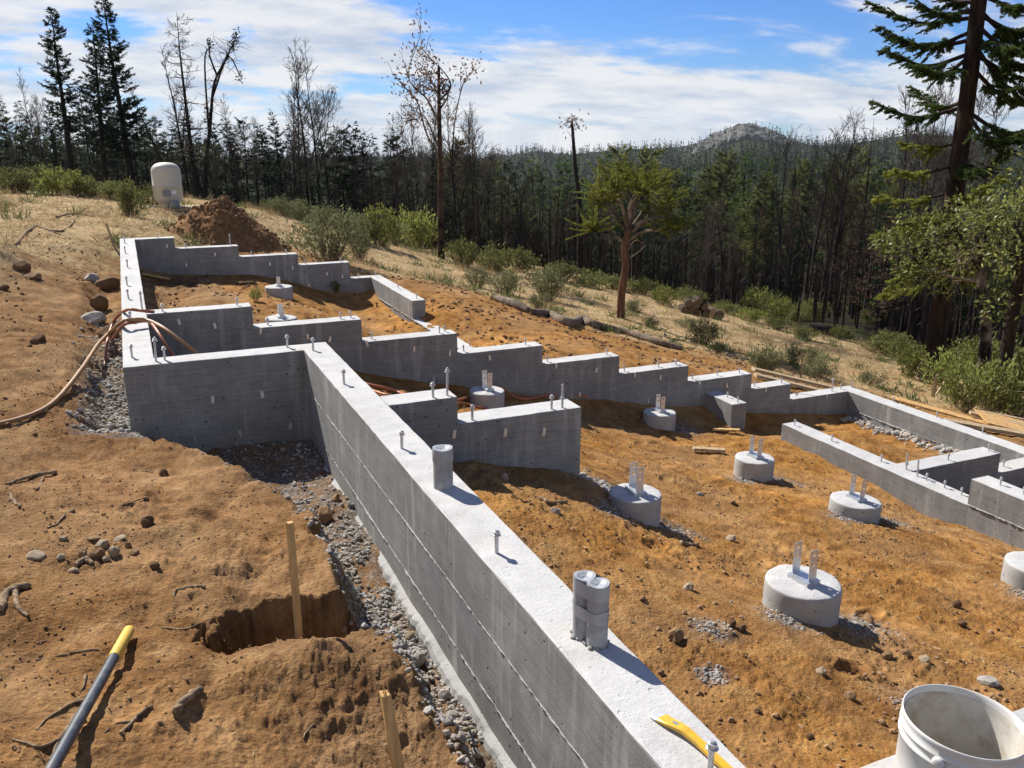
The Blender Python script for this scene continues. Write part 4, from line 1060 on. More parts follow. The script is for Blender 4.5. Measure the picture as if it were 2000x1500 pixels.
for (px, top, r) in [(1700, 405, 38), (1740, 425, 36), (1660, 470, 40), (1480, 410, 62), (1560, 420, 58), (1395, 415, 66), (1620, 400, 52)]:
    x, y, h = by_px(px, top, r); plant('scorched_tree', RT.choice(DEADN), x, y, h, 'tree hung with dead brown foliage ' + ('close beside the big leaning fir' if r < 40 else 'deep in the burnt valley'), 'tree', 'trees with dead brown foliage', RT.uniform(0, 6), ('trunk', 'crown'), sxy=RT.uniform(.9, 1.2))

# ---- single trees on the slope
def sunk(p): return np.array([p[0], p[1], gz(p[0], p[1])])
def brown_tree():
    rs = np.random.RandomState(12); b = sunk(hit(862, 505)); r = math.hypot(b[0], b[1])
    A = lambda x, y: np.array(atr(x, y, r)) - b
    T = MB(); Br = MB(); Lf = MB()
    P = spline([(0, 0, -.2), A(861, 420), A(860, 330), A(858, 230), A(857, 130)], 24); tube(T, P, np.linspace(.115, .040, 24) * (1 + .06 * rs.rand(24)), 9)
    limbs = [[(858, 330), (885, 308), (902, 240), (905, 170), (920, 130)], [(857, 300), (830, 255), (808, 200), (800, 185), (785, 160)], [(857, 240), (835, 180), (815, 135), (806, 80)], [(857, 200), (852, 150), (846, 92)],
             [(858, 270), (846, 200), (838, 150)], [(860, 320), (880, 315), (886, 312)], [(858, 215), (868, 185), (878, 165)], [(858, 290), (835, 265), (822, 235), (800, 222)], [(857, 195), (838, 160), (818, 150)]]
    tips = []
    for L in limbs:
        p = spline([A(*q) + rs.normal(size=3) * (.15 if i else 0) for i, q in enumerate(L)], 14)
        tube(Br, p, np.linspace(.034, .008, 14), 5, 0, False); tips += [p[k] for k in range(6, 14)]
        for k in range(10):
            q = path(p[rs.randint(5, 14)], unit(p[-1] - p[5]) + rs.normal(size=3) * .6, rs.uniform(.3, .9), 4, rs, .2); tube(Br, q, np.linspace(.012, .004, 5), 3, 0, False)
            if L is not limbs[5]: tips += [q[2], q[4]]
    tips = np.array([t for t in tips if t[2] > 3.3]); n = 900
    c = tips[rs.randint(0, len(tips), n)] + rs.normal(size=(n, 3)) * .13; 
    cards(Lf, c, rs.normal(size=(n, 3)) + (0, 0, -.7), rs.normal(size=(n, 3)), rs.uniform(.07, .15, n), .055)
    t = empty('scorched_tree', b); T.build('trunk', MAT['bark'], t); Br.build('branches', MAT['bark_pale'], t); Lf.build('crown', MAT['leaf_brown'], t)
    tag(t, 'slender tree with scorched brown leaves left at its top, standing on the strawy slope', 'tree')
brown_tree()
def tuft_tree():
    b = sunk(atr(1133, 480, 36)); r = 36; A = lambda x, y: np.array(atr(x, y, r)) - b; rs = np.random.RandomState(4)
    T = MB(); N = MB(); P = spline([(0, 0, -.3), A(1133, 420), A(1124, 330), A(1118, 250), A(1117, 236)], 16); tube(T, P, np.linspace(.13, .03, 16), 6)
    for k in range(26):
        q = path(P[rs.randint(6, 16)], rs.normal(size=3) + (0, 0, .2), rs.uniform(.2, .6), 3, rs, .2); tube(T, q, np.linspace(.012, .005, 4), 3, 0, False)
    n = 90; cards(N, A(1118, 242) + rs.normal(size=(n, 3)) * (.28, .28, .22), rs.normal(size=(n, 3)), rs.normal(size=(n, 3)), .16, .06)
    t = empty('burnt_tree', b); T.build('trunk', MAT['char'], t); N.build('crown', MAT['leaf_brown'], t)
    tag(t, 'thin bare pole of a tree with one small tuft of twigs at its top', 'tree')
tuft_tree()
def small_pine():
    rs = np.random.RandomState(15); b = sunk(hit(1212, 621)); r = math.hypot(b[0], b[1]); A = lambda x, y, e=0: np.array(atr(x, y, r + e)) - b
    T = MB(); Br = MB(); N = MB()
    P = spline([(0, 0, -.2), A(1214, 570), A(1222, 520), A(1219, 485), A(1228, 450)], 14); tube(T, P, np.linspace(.095, .065, 14) * (1 + .07 * rs.rand(14)), 9)
    limbs = [[(1227, 460), (1225, 420), (1240, 380), (1262, 362), 0], [(1227, 460), (1250, 435), (1280, 420), (1305, 395), .3], [(1226, 470), (1258, 452), (1292, 450), (1330, 440), -.4], [(1225, 455), (1205, 425), (1190, 405), (1165, 390), .2],
             [(1226, 450), (1215, 400), (1208, 370), (1195, 350), -.5], [(1227, 450), (1245, 400), (1268, 372), (1296, 345), .6], [(1223, 478), (1195, 458), (1170, 452), (1146, 442), -.3], [(1226, 455), (1235, 395), (1222, 360), (1228, 340), .7], [(1226, 460), (1262, 430), (1300, 430), (1326, 440), .1], [(1227, 455), (1230, 410), (1250, 380), (1280, 375), -.7], [(1226, 455), (1200, 410), (1178, 380), (1160, 365), .5], [(1227, 455), (1215, 405), (1190, 385), (1170, 375), -.8], [(1227, 455), (1260, 410), (1292, 400), (1318, 378), .9], [(1227, 455), (1240, 400), (1246, 370), (1252, 352), .2]]
    for L in limbs:
        e = L[4]; pts = [A(*L[0])] + [A(*q, e * (k + 1) / 3) for k, q in enumerate(L[1:4])]
        p = spline(pts, 12); tube(Br, p, np.linspace(.045, .012, 12), 5, 0, False)
        for k in range(rs.randint(9, 27)):
            i = rs.randint(7, 12); d = unit(p[-1] - p[4]) * .35 + rs.normal(size=3) * (.9, .9, .32) + (0, 0, .16)
            needle_branch(Br, N, p[i], d, rs.uniform(.18, .62) * (1 if rs.rand() < .8 else 1.4), rs, .075, .05, 1.5, .006, 0, False)
    for (a, bb, c, d) in [((1216, 515), (1250, 490), (1262, 478), 0), ((1218, 500), (1240, 470), (1256, 476), 0), ((1220, 520), (1198, 480), (1180, 440), .2)]:
        p = spline([A(*a), A(*bb), A(*c, d)], 8); tube(Br, p, np.linspace(.018, .006, 8), 4, 0, False)
    t = empty('pine_tree', b); T.build('trunk', MAT['bark_red'], t); Br.build('branches', MAT['bark_pale'], t); N.build('crown', MAT['needle_bright'], t)
    tag(t, 'small umbrella-shaped green pine standing alone on the strawy slope beside the fallen log', 'tree')
small_pine()
def big_fir():
    rs = np.random.RandomState(23); b = sunk(hit(1815, 742)); r = math.hypot(b[0], b[1]); A = lambda x, y, e=0: np.array(atr(x, y, r + e)) - b
    T = MB(); N = MB(); Nb = MB()
    P = spline([A(1812, 760) * (1, 1, 1), A(1826, 680), A(1848, 520), A(1868, 350), A(1888, 200), A(1912, 0), A(1932, -160), A(1955, -330)], 40)
    rad = np.interp(np.linspace(0, 1, 40), [0, .08, .4, .7, 1], [.31, .225, .185, .15, .075])
    tube(T, P, rad * (1 + .06 * rs.rand(40)), 12)
    def limb(x0, y0, x1, y1, e, mb, dens=1.0, n=26, sag=.0, r0=.05):
        p0 = A(x0, y0); p1 = A(x1, y1, e); mid = (p0 + p1) / 2 + (0, 0, -sag)
        p = spline([p0, mid, p1], 14); tube(T, p, np.linspace(r0, .010, 14), 5, 0, False)
        L = np.linalg.norm(p1 - p0)
        for k in range(int(n * dens)):
            i = rs.randint(3, 14); ax = unit(p[min(i + 1, 13)] - p[i - 1]); sd = unit(np.cross(ax, (0, 0, 1.))) * rs.choice([-1, 1])
            needle_branch(T, mb, p[i], sd * rs.uniform(.3, 1) + ax * rs.uniform(.3, 1.1) + np.array([0, 0, rs.uniform(-.55, .25)]), rs.uniform(.15, .5) * (1.2 - i / 20), rs, .10, -.25, 1.7, .006, 0, False)
    for a in [(1909, 33, 1702, 8, 1.0), (1908, 20, 1760, -22, -1.5), (1902, 77, 1723, 58, .6), (1902, 60, 1745, 72, 2.0), (1895, 105, 1734, 101, -.6), (1893, 112, 1790, 128, -1.8), (1880, 210, 1708, 200, .3), (1880, 200, 1790, 175, 2.2), (1915, 5, 1800, -60, 1.0), (1920, -40, 1740, -75, 0)]:
        limb(*a, N, 1.15, 58, .25)
    for a in [(1912, 30, 2090, 20, .5), (1905, 70, 2080, 110, -1.0), (1900, 105, 2110, 130, .8), (1908, 50, 2060, 70, -2.0), (1884, 215, 2060, 235, .5), (1884, 220, 2010, 260, -1.8), (1895, 130, 2050, 190, 1.8), (1915, -10, 2100, -40, -1), (1870, 300, 1960, 300, -1.0), (1905, 90, 2040, 175, -.5), (1912, 20, 2080, 85, 1.5)]:
        limb(*a, N, 1.3, 62, .35)
    for a in [(1872, 280, 1765, 280, .4), (1862, 325, 1741, 334, -.8), (1855, 378, 1713, 386, .2), (1850, 400, 1760, 440, -1.6), (1852, 390, 1960, 350, -1.2), (1848, 430, 1716, 458, .8), (1842, 460, 1740, 560, -1.2), (1845, 500, 1930, 560, -1.0), (1835, 540, 1730, 575, .4)]:
        limb(*a, Nb, 1.0, 40, .1, .03)
    t = empty('fir_tree', b); T.build('trunk', MAT['bark_fir'], t); N.build('crown', MAT['needle'], t); Nb.build('lower_boughs', MAT['needle_bright'], t)  # upper boughs get darker needles, their shade put into the colour
    tag(t, 'big leaning fir with dark scorched trunk and flat horizontal boughs by the thicket', 'tree')
big_fir()
def broadleaf(px0, base, trunk, clumps, label, seed, bark, r=None, leaf=.12, n=190, lm='leaf_gloss'):
    rs = np.random.RandomState(seed); b = sunk(atr(px0, base, r)); A = lambda x, y, e=0: np.array(atr(x, y, r + e)) - b
    T = MB(); Lf = MB(); pts = [(0, 0, -.2)] + [A(*q) for q in trunk]; P = spline(pts, 18); tube(T, P, np.linspace(.135, .06, 18), 8)
    for (x, y, e, R) in clumps:
        c = A(x, y, e); p = spline([P[rs.randint(9, 17)], (P[12] + c) / 2 + rs.normal(size=3) * .15, c], 8); tube(T, p, np.linspace(.045, .012, 8), 4, 0, False)
        for k in range(7):
            q = path(p[rs.randint(4, 8)], rs.normal(size=3), R, 4, rs, .2); tube(T, q, np.linspace(.012, .004, 5), 3, 0, False)
        d = rs.normal(size=(n, 3)); d /= np.linalg.norm(d, axis=1)[:, None]; pos = c + d * (R * rs.rand(n) ** .45)[:, None] * (1, 1, .75)
        cards(Lf, pos, d * .7 + rs.normal(size=(n, 3)) * .7, rs.normal(size=(n, 3)) + (0, 0, .9), leaf * rs.uniform(.7, 1.2, n), leaf * .42)
    t = empty('broadleaf_tree', b); T.build('trunk', MAT[bark], t); Lf.build('crown', MAT[lm], t)
    tag(t, label, 'tree')
rk = np.random.RandomState(3)
cl1 = [(1790, 440, .5, .55), (1830, 470, 0, .6), (1770, 490, 1, .5), (1860, 430, -.5, .5), (1900, 450, .5, .7), (1930, 420, -1, .6), (1880, 500, -1, .6), (1920, 500, 1, .7), (1820, 520, .6, .5), (1850, 550, 1.2, .5), (1780, 540, 1.5, .45), (1900, 400, 1, .5), (1950, 470, 0, .6), (1735, 470, 1.6, .4)]
broadleaf(1928, 700, [(1925, 650), (1918, 560), (1912, 500), (1905, 450)], cl1, 'leafy glossy green tree with a pale slender trunk beside the big leaning fir', 31, 'bark_pale', 19.5)
cl2 = [(1970, 420, 0, .6), (2000, 390, 1, .7), (2040, 430, 0, .8), (1985, 500, -.5, .6), (2030, 520, .5, .7), (1975, 560, 1, .6), (2060, 480, 1, .7), (1960, 600, .4, .5), (2050, 580, 0, .7), (1990, 340, 1.5, .6), (2050, 330, .5, .8)]
broadleaf(1965, 700, [(1972, 650), (1985, 580), (1995, 520), (2002, 470)], cl2, 'leafy glossy green tree with a dark trunk, farther from the fir than the pale one', 32, 'bark_fir', 18.6)

# ---- shrubs along the slope
SHR = {'g': [tuple(m) for m in [(lambda S, L: (S.mesh('stems', MAT['stick']), L.mesh('leaves', MAT['leaf_grey'])))(*shrub(s, 2300, .050, 34)) for s in (1, 2, 3)]],
       'y': [tuple(m) for m in [(lambda S, L: (S.mesh('stems', MAT['stick']), L.mesh('leaves', MAT['leaf_yellow'])))(*shrub(s, 1300, .085, 26, .75)) for s in (4, 5)]],
       'o': [tuple(m) for m in [(lambda S, L: (S.mesh('stems', MAT['stick']), L.mesh('leaves', MAT['leaf_olive'])))(*shrub(s, 1700, .065, 30, .5)) for s in (6, 7, 8)]],
       'l': [tuple(m) for m in [(lambda S, L: (S.mesh('stems', MAT['stick']), L.mesh('leaves', MAT['leaf_gloss'])))(*shrub(s, 1500, .085, 26, .85)) for s in (9, 10)]]}
S_LAB = {'g': 'grey-green small-leaved shrub on the dry slope', 'y': 'bright yellow-green leafy shrub along the brow of the slope', 'o': 'low olive-green shrub along the brow of the slope', 'l': 'glossy-leaved shrub of the thicket by the fir'}
S_SQ = {'g': .62, 'y': .75, 'o': .5, 'l': .85}
def s_where(px, py, k):
    if k == 'l': return 'of the thicket ' + ('close to the fir trunk' if px < 1890 else 'by the string lines') + (', in front' if py > 765 else ', at the back')
    if px < 310: return 'on the rise in front of the tall firs'
    if px < 720: return 'on the brow behind the big rounded shrub'
    if px < 860: return 'on the brow beside the brown-leaved tree'
    if py > 630 and px > 1330: return 'on the dry slope between the fallen log and the thicket' if px < 1460 else 'on the dry slope above the last wall steps'
    if px < 1130: return 'on the slope above the fallen log'
    if px < 1310: return 'on the brow near the small pine'
    return 'on the brow near the stacked logs' if px < 1480 else 'at the burnt edge of the slope before the fir'
def shrubs(lst):
    for it in lst:
        px, py, w, h, k = it[:5]
        p = hit(px, py); r = math.hypot(p[0], p[1]); dep = float((p - CAMP) @ _f)
        if r > 31: p = np.array(atr(px, py, RT.uniform(25, 29))); dep = float((p - CAMP) @ _f)
        o = empty('shrub', (p[0], p[1], gz(p[0], p[1]) - .02), RT.uniform(0, 6.28)); sx = w / FPX * dep; sz = h / FPX * dep / S_SQ[k] * 1.05
        o.scale = (sx, sx * RT.uniform(.8, 1.1), sz)
        for nm, me in zip(('stems', 'leaves'), RT.choice(SHR[k])): link(nm, me, o)
        if len(it) > 5: tag(o, it[5], 'shrub')
        else: tag(o, S_LAB[k].replace(' along the brow of the slope', '').replace(' on the dry slope', '').replace(' of the thicket by the fir', '') + ' ' + s_where(px, py, k), 'shrub', {'g': 'grey-green shrubs on the slope', 'y': 'yellow-green shrubs on the brow', 'o': 'olive shrubs on the brow', 'l': 'glossy thicket shrubs'}[k])
shrubs([(30, 375, 120, 40, 'o'), (85, 372, 100, 44, 'o'), (130, 380, 100, 46, 'y'), (175, 384, 90, 34, 'o'), (215, 388, 80, 30, 'o'), (255, 424, 75, 62, 'o', 'rounded olive shrub growing right beside the tank'), (295, 398, 70, 34, 'o'), (540, 408, 60, 34, 'g'), (585, 408, 80, 38, 'g'),
        (640, 412, 90, 44, 'g'), (690, 420, 90, 46, 'g'), (738, 440, 80, 72, 'y'), (775, 455, 60, 50, 'g'), (815, 488, 95, 74, 'y'), (640, 510, 145, 92, 'g', 'big rounded grey-green shrub behind the farthest wall next to the dirt pile'), (700, 505, 60, 55, 'g'),
        (905, 522, 80, 48, 'o'), (965, 528, 90, 46, 'o'), (1015, 530, 80, 40, 'o'), (930, 560, 60, 36, 'g'), (985, 575, 70, 44, 'g'), (1065, 585, 95, 62, 'g'), (1055, 608, 50, 34, 'g'), (1095, 548, 90, 34, 'o'), (1150, 560, 80, 30, 'o'), (1200, 566, 80, 26, 'o'), (1255, 575, 80, 30, 'o'), (1295, 596, 60, 34, 'y'), (1340, 590, 80, 28, 'o'),
        (1370, 672, 75, 48, 'g'), (1420, 612, 70, 22, 'o'), (1465, 628, 70, 24, 'y'), (1520, 645, 70, 22, 'o'), (1570, 662, 70, 22, 'o'), (1500, 725, 100, 52, 'g'), (1545, 712, 50, 40, 'g'), (1600, 738, 85, 40, 'g'), (1580, 712, 40, 34, 'g'), (1705, 755, 55, 28, 'g'), (1400, 690, 40, 22, 'g'), (1340, 640, 50, 20, 'g'), (1270, 640, 40, 22, 'g'), (1240, 608, 50, 24, 'g'),
        (1640, 655, 60, 24, 'o'), (1720, 690, 110, 40, 'o'), (1765, 705, 90, 44, 'o'), (1778, 738, 60, 60, 'y'), (1840, 770, 90, 80, 'l'), (1880, 800, 110, 90, 'l'), (1930, 805, 120, 100, 'l'), (1985, 812, 120, 110, 'l'), (1900, 745, 110, 90, 'l'), (1970, 740, 120, 90, 'l'), (2040, 780, 120, 120, 'l'), (1860, 720, 70, 50, 'l')])
# green undergrowth patches in the burnt valley
for k in range(26):
    px = RT.uniform(1400, 1740); r = RT.uniform(34, 62); p = atr(px, 500, r)
    o = empty('shrub', (p[0], p[1], gz(p[0], p[1])), RT.uniform(0, 6)); s = RT.uniform(.8, 1.7); o.scale = (s, s, s * RT.uniform(.8, 1.3))
    for nm, me in zip(('stems', 'leaves'), RT.choice(SHR['o'] + SHR['y'])): link(nm, me, o)
    tag(o, 'green regrowth shrub on the blackened valley floor between burnt trunks', 'shrub', 'regrowth shrubs on the valley floor')

# ---- the far woods: one mass on the other side of the valley
def far_forest():
    rs = np.random.RandomState(99)
    def spots(n, r0, r1, a0=-14, a1=70, pw=.5):
        a = np.radians(rs.uniform(a0, a1, n)); r = (r0 ** (2 * pw) + rs.rand(n) * (r1 ** (2 * pw) - r0 ** (2 * pw))) ** (1 / (2 * pw))
        x = r * np.sin(a); y = r * np.cos(a); return x, y, ground0(x, y), r, np.degrees(a)
    def conif(x, y, z, h, w, K, mb):
        h = h * np.interp(np.degrees(np.arctan2(x, y)), [-20, 8, 20], [.5, .5, 1]); w = w * np.interp(np.degrees(np.arctan2(x, y)), [-20, 8, 20], [.7, .7, 1])
        n = len(x); t = np.sort(rs.rand(n, K), 1) ** .8; a = rs.uniform(0, 6.28, (n, K)); rad = w[:, None] * (1.04 - t)
        P = np.stack([x[:, None] + 0 * t, y[:, None] + 0 * t, z[:, None] + h[:, None] * (.12 + .86 * t)], 2).reshape(-1, 3)
        D = np.stack([np.cos(a), np.sin(a), -.25 + .5 * t], 2).reshape(-1, 3); N = np.stack([np.cos(a) * .3, np.sin(a) * .3, 1 + 0 * a], 2).reshape(-1, 3) + rs.normal(size=(n * K, 3)) * .5
        L = (rad * rs.uniform(.6, 1.25, (n, K))).ravel(); cards(mb, P, D, N, L, L * .7)
        cards(mb, np.stack([x, y, z + h * .80], 1), np.tile([0, 0, 1.], (n, 1)), rs.normal(size=(n, 3)) * (1, 1, 0), h * .25, w * .30)
        cards(mb, np.stack([x, y, z], 1), np.tile([0, 0, 1.], (n, 1)), rs.normal(size=(n, 3)) * (1, 1, 0), h * .9, w * .16)
    def round_(x, y, z, h, w, K, mb):
        n = len(x); d = rs.normal(size=(n, K, 3)); d /= np.linalg.norm(d, axis=2)[:, :, None]; q = rs.rand(n, K, 1) ** .4
        c = np.stack([x, y, z + h * .62], 1)[:, None]; P = c + d * q * np.stack([w, w, h * .38], 1)[:, None]
        L = np.repeat(w[:, None] * .55, K, 1) * rs.uniform(.6, 1.3, (n, K)); cards(mb, P.reshape(-1, 3), (d + rs.normal(size=d.shape) * .6).reshape(-1, 3), rs.normal(size=(n * K, 3)) + (0, 0, .6), L.ravel(), L.ravel() * .7)
    def bare(x, y, z, h, mb, K=7):
        h = h * np.interp(np.degrees(np.arctan2(x, y)), [-20, 8, 20], [.55, .55, 1])
        n = len(x); up = np.tile([0, 0, 1.], (n, 1))
        for q in range(2): cards(mb, np.stack([x, y, z], 1), up + rs.normal(size=(n, 3)) * .03, rs.normal(size=(n, 3)) * (1, 1, 0), h, h * .024 + .05, mid=.2)
        t = rs.uniform(.3, .95, (n, K)); a = rs.uniform(0, 6.28, (n, K))
        P = np.stack([x[:, None] + 0 * t, y[:, None] + 0 * t, z[:, None] + h[:, None] * t], 2).reshape(-1, 3); D = np.stack([np.cos(a), np.sin(a), .9 + 0 * a], 2).reshape(-1, 3)
        L = (h[:, None] * .30 * (1.15 - t)).ravel(); cards(mb, P, D, rs.normal(size=(n * K, 3)), L, L * .05 + .025, mid=.25)
    g = MB(); o = MB(); b = MB()
    # burnt and half-burnt belt behind the trees one can tell apart
    x, y, z, r, a = spots(520, 78, 125); bare(x, y, z, rs.uniform(5, 10, len(x)), b)
    x, y, z, r, a = spots(800, 92, 200); keep = (fbm(x / 40, y / 40, 2, 3) > -.15); x, y, z = x[keep], y[keep], z[keep]; conif(x, y, z, rs.uniform(7, 14, len(x)), rs.uniform(1.6, 2.8, len(x)), 36, g)
    x, y, z, r, a = spots(760, 92, 240); keep = (fbm(x / 45, y / 45, 2, 13) > -.15) & (a > 16); x, y, z = x[keep], y[keep], z[keep]; round_(x, y, z, rs.uniform(7, 12, len(x)), rs.uniform(2, 3.4, len(x)), 60, o)
    x, y, z, r, a = spots(1700, 180, 480); keep = rs.rand(len(x)) < .7; conif(x[keep], y[keep], z[keep], rs.uniform(9, 18, keep.sum()), rs.uniform(2.2, 3.8, keep.sum()), 26, g)
    k2 = (~keep) & (fbm(x / 70, y / 70, 2, 23) > -.1); round_(x[k2], y[k2], z[k2], rs.uniform(8, 14, k2.sum()), rs.uniform(2.6, 4.5, k2.sum()), 34, o)
    x, y, z, r, a = spots(900, 160, 520); keep = fbm(x / 80, y / 80, 2, 33) > .0; bare(x[keep], y[keep], z[keep], rs.uniform(8, 13, keep.sum()), b, 5)
    x, y, z, r, a = spots(10200, 430, 1330); rocky_ = (np.abs(a - 37.4) < 3.2) & (r > 850); keep = ~(rocky_ & (rs.rand(len(x)) < .62)); conif(x[keep], y[keep], z[keep], rs.uniform(6, 14, keep.sum()), rs.uniform(2.6, 5.2, keep.sum()), 12, g)
    u = MB(); x, y, z, r, a = spots(3200, 35, 95, 12, 62); Rg = np.interp(a, RIDGE_AZ, RIDGE_R); keep = (r > Rg + 2.5) & (fbm(x / 6, y / 6, 2, 43) > -.2) & ~((a > 39) & (a < 47) & (r < 52) & (rs.rand(len(x)) < .75)); bare(x[keep], y[keep], z[keep], rs.uniform(1.2, 4.5, keep.sum()), u, 9)
    tag(u.build('burnt_brush', MAT['char_twig']), 'tangle of blackened brush and saplings under the burnt trees', 'brush', kind='stuff')
    for mb, m, nm, lab in ((g, 'far_green', 'far_conifer_forest', 'dark green conifer forest covering the far side of the valley'), (o, 'far_olive', 'far_broadleaf_forest', 'olive green broadleaf woods mixed into the far hillside'), (b, 'far_burnt', 'far_burnt_forest', 'mass of bare burnt trees behind the nearer burnt trunks')):
        tag(mb.build(nm, MAT[m]), lab, 'forest', kind='stuff')
far_forest()
# pale rock outcrop on the far hill
def crag():
    rs = np.random.RandomState(7); mb = MB()
    for k in range(420):
        px = rs.normal(1440, 46); r = rs.uniform(1000, 1300); p = atr(px, 250, r); z = float(ground0(np.array([p[0]]), np.array([p[1]]))[0])
        v, f = rocky(rs, 2, .9); s = rs.uniform(3, 11) * (1 - min(.6, abs(px - 1440) / 160)); v = v * np.array([s * 1.3, s * 1.0, s * .9]) @ rotz(rs.uniform(0, 6)).T
        mb.add(v + (p[0], p[1], z), f)
    MAT['crag'] = mat_plain('crag_rock', (.125, .122, .115), 1.0, var=.35, scale=.05, bump=.5, dirt=(.10, .11, .06), dirt_amt=.8, dscale=.04)
    tag(mb.build('rocky_hill_top', MAT['crag'], smooth=False), 'pale rocky crag on top of the far hill', 'hill', kind='structure')
crag()
# ------------------------------------------------------------------ site things
MAT['yellow_paint'] = mat_plain('yellow_paint', (.62, .36, .015), .38, var=.12, scale=20, dirt=(.30, .20, .06), dirt_amt=.4, dscale=25, spec=.5)
MAT['yellow_grip'] = mat_plain('yellow_grip', (.62, .42, .06), .55, var=.12, scale=18, dirt=(.42, .28, .12), dirt_amt=.6, dscale=16)
MAT['blue_shaft'] = mat_plain('blue_grey_fibreglass', (.035, .045, .060), .45, var=.25, scale=30, dirt=(.16, .145, .125), dirt_amt=.4, dscale=26, spec=.5)
MAT['tank'] = mat_plain('tank_paint', (.50, .47, .39), .55, var=.08, scale=3, dirt=(.36, .30, .22), dirt_amt=.3, dscale=3)
MAT['white'] = mat_plain('white_sticker', (.75, .75, .72), .6, var=.05)
MAT['grey_box'] = mat_plain('grey_box', (.20, .21, .22), .6, var=.15)
MAT['hose_tan'] = mat_plain('tan_hose', (.27, .145, .065), .5, var=.2, scale=12, dirt=(.36, .24, .13), dirt_amt=.5, dscale=10)
MAT['hose_red'] = mat_plain('rust_red_hose', (.27, .095, .045), .45, var=.2, scale=12)
MAT['tube'] = mat_plain('orange_tube', (.34, .12, .05), .45, var=.2, scale=12)
MAT['string'] = mat_plain('string', (.62, .58, .40), .8)
MAT['straw'] = mat_leaf('dry_straw', (.24, .16, .08), (.50, .40, .22), .25, .9, .05)
MAT['weed'] = mat_leaf('green_weed', (.06, .085, .03), (.16, .19, .07), .35)
MAT['log'] = mat_bark('grey_log', (.085, .065, .048), (.26, .20, .145), 12, .9)
MAT['cut_wood'] = mat_plain('cut_wood', (.46, .27, .11), .85, var=.2, scale=30)
MAT['plywood'] = mat_bark('plywood', (.38, .22, .09), (.56, .36, .16), 9, .15)
MAT['pile'] = mat_plain('piled_soil', (.165, .085, .036), 1.0, var=.5, scale=11, bump=1.0, dirt=(.26, .135, .055), dirt_amt=.7, dscale=4, spec=.1)

# ---- capped pipes standing in the near wall
def crumple(mb, cx, cy, r, z, rs, mi):
    """taped-over pipe end: slightly sagging disc with folds"""
    n = 28; a = np.arange(n) * 2 * np.pi / n; rows = []
    for k, (f, dz) in enumerate(((1.03, -.004), (1.0, .004), (.72, .003), (.38, -.002), (.0, -.003))):
        rows.append(np.stack([cx + r * f * np.cos(a), cy + r * f * np.sin(a), z + dz + .0018 * np.sin(a * 2 + k * .8 + 1.2) * (f < 1.02)], 1))
    V = np.concatenate(rows); k = np.arange(n); k2 = (k + 1) % n
    mb.add(V, np.concatenate([np.stack([q * n + k, q * n + k2, (q + 1) * n + k2, (q + 1) * n + k], 1) for q in range(len(rows) - 1)]), mi)
def pipe_things():
    rs = np.random.RandomState(2)
    p = onZ(866, 950, 0); t = empty('capped_pipe', (p[0], p[1], 0))
    mb = MB(); lathe(mb, [(.0445, -.1), (.046, .0), (.0445, .01), (.0445, .180)], 32); mb.build('pipe', MAT['pvc'], t)
    mb = MB(); lathe(mb, [(.0458, .128), (.0472, .129), (.0470, .150), (.0476, .178), (.046, .1835)], 32); mb.build('tape_band', MAT['tape'], t)
    mb = MB(); crumple(mb, 0, 0, .0455, .184, rs, 0); mb.build('tape_cap', MAT['tape'], t, smooth=False)
    tag(t, 'single grey plastic pipe with a taped cap standing up from the near wall', 'pipe')
    a = onZ(1165, 1256, 0); b = onZ(1139, 1240, 0); o = (a + b) / 2
    t = empty('capped_pipe', (o[0], o[1], 0)); R = .0345
    for q, h in ((a, .205), (b, .205)):
        c = q - o; mb = MB(); pr = lathe(mb, [(R, -.1), (R * 1.03, .0), (R, .012), (R, h)], 26, 0, c[0], c[1]); mb.build('pipe', MAT['pvc'], t)
        mb = MB(); crumple(mb, c[0], c[1], R * 1.02, h + .004, rs, 0); mb.build('tape_cap', MAT['tape'], t, smooth=False)
    def hull_band(z0, z1, r):
        u = unit(np.array([(a - b)[0], (a - b)[1], 0])); ang0 = math.atan2(u[1], u[0]); pts = []
        for k in range(13): q = ang0 - math.pi / 2 + math.pi * k / 12; pts.append((a - o)[:2] + r * np.array([math.cos(q), math.sin(q)]))
        for k in range(13): q = ang0 + math.pi / 2 + math.pi * k / 12; pts.append((b - o)[:2] + r * np.array([math.cos(q), math.sin(q)]))
        n = len(pts); zs = [z0, (z0 * 2 + z1) / 3, (z0 + 2 * z1) / 3, z1]; V = []
        for j, z in enumerate(zs):
            for k, q in enumerate(pts): V.append((q[0] * (1 + .004 * math.sin(k * 2.1 + j)), q[1] * (1 + .004 * math.cos(k * 1.7 + j)), z + .003 * math.sin(k * .9 + j)))
        mb = MB(); k = np.arange(n); k2 = (k + 1) % n
        mb.add(V, np.concatenate([np.stack([j * n + k, j * n + k2, (j + 1) * n + k2, (j + 1) * n + k], 1) for j in range(3)])); mb.build('tape_band', MAT['tape'], t)
    hull_band(.162, .209, R + .0018); hull_band(.083, .124, R + .0018)
    mb = MB()
    for k in range(60):
        v, f = rocky(rs, 1); s = rs.uniform(.003, .009); ang = rs.uniform(0, 6.28); c = ((a, b)[k % 2] - o)[:2] + (R + rs.uniform(0, .006)) * np.array([math.cos(ang), math.sin(ang)])
        mb.add(v * s + (c[0], c[1], .003), f)
    m = mb.build('mortar_crumbs', MAT['mortar'], t, smooth=False); m['kind'] = 'stuff'
    tag(t, 'pair of grey plastic pipes taped together standing up from the near wall', 'pipe')
pipe_things()

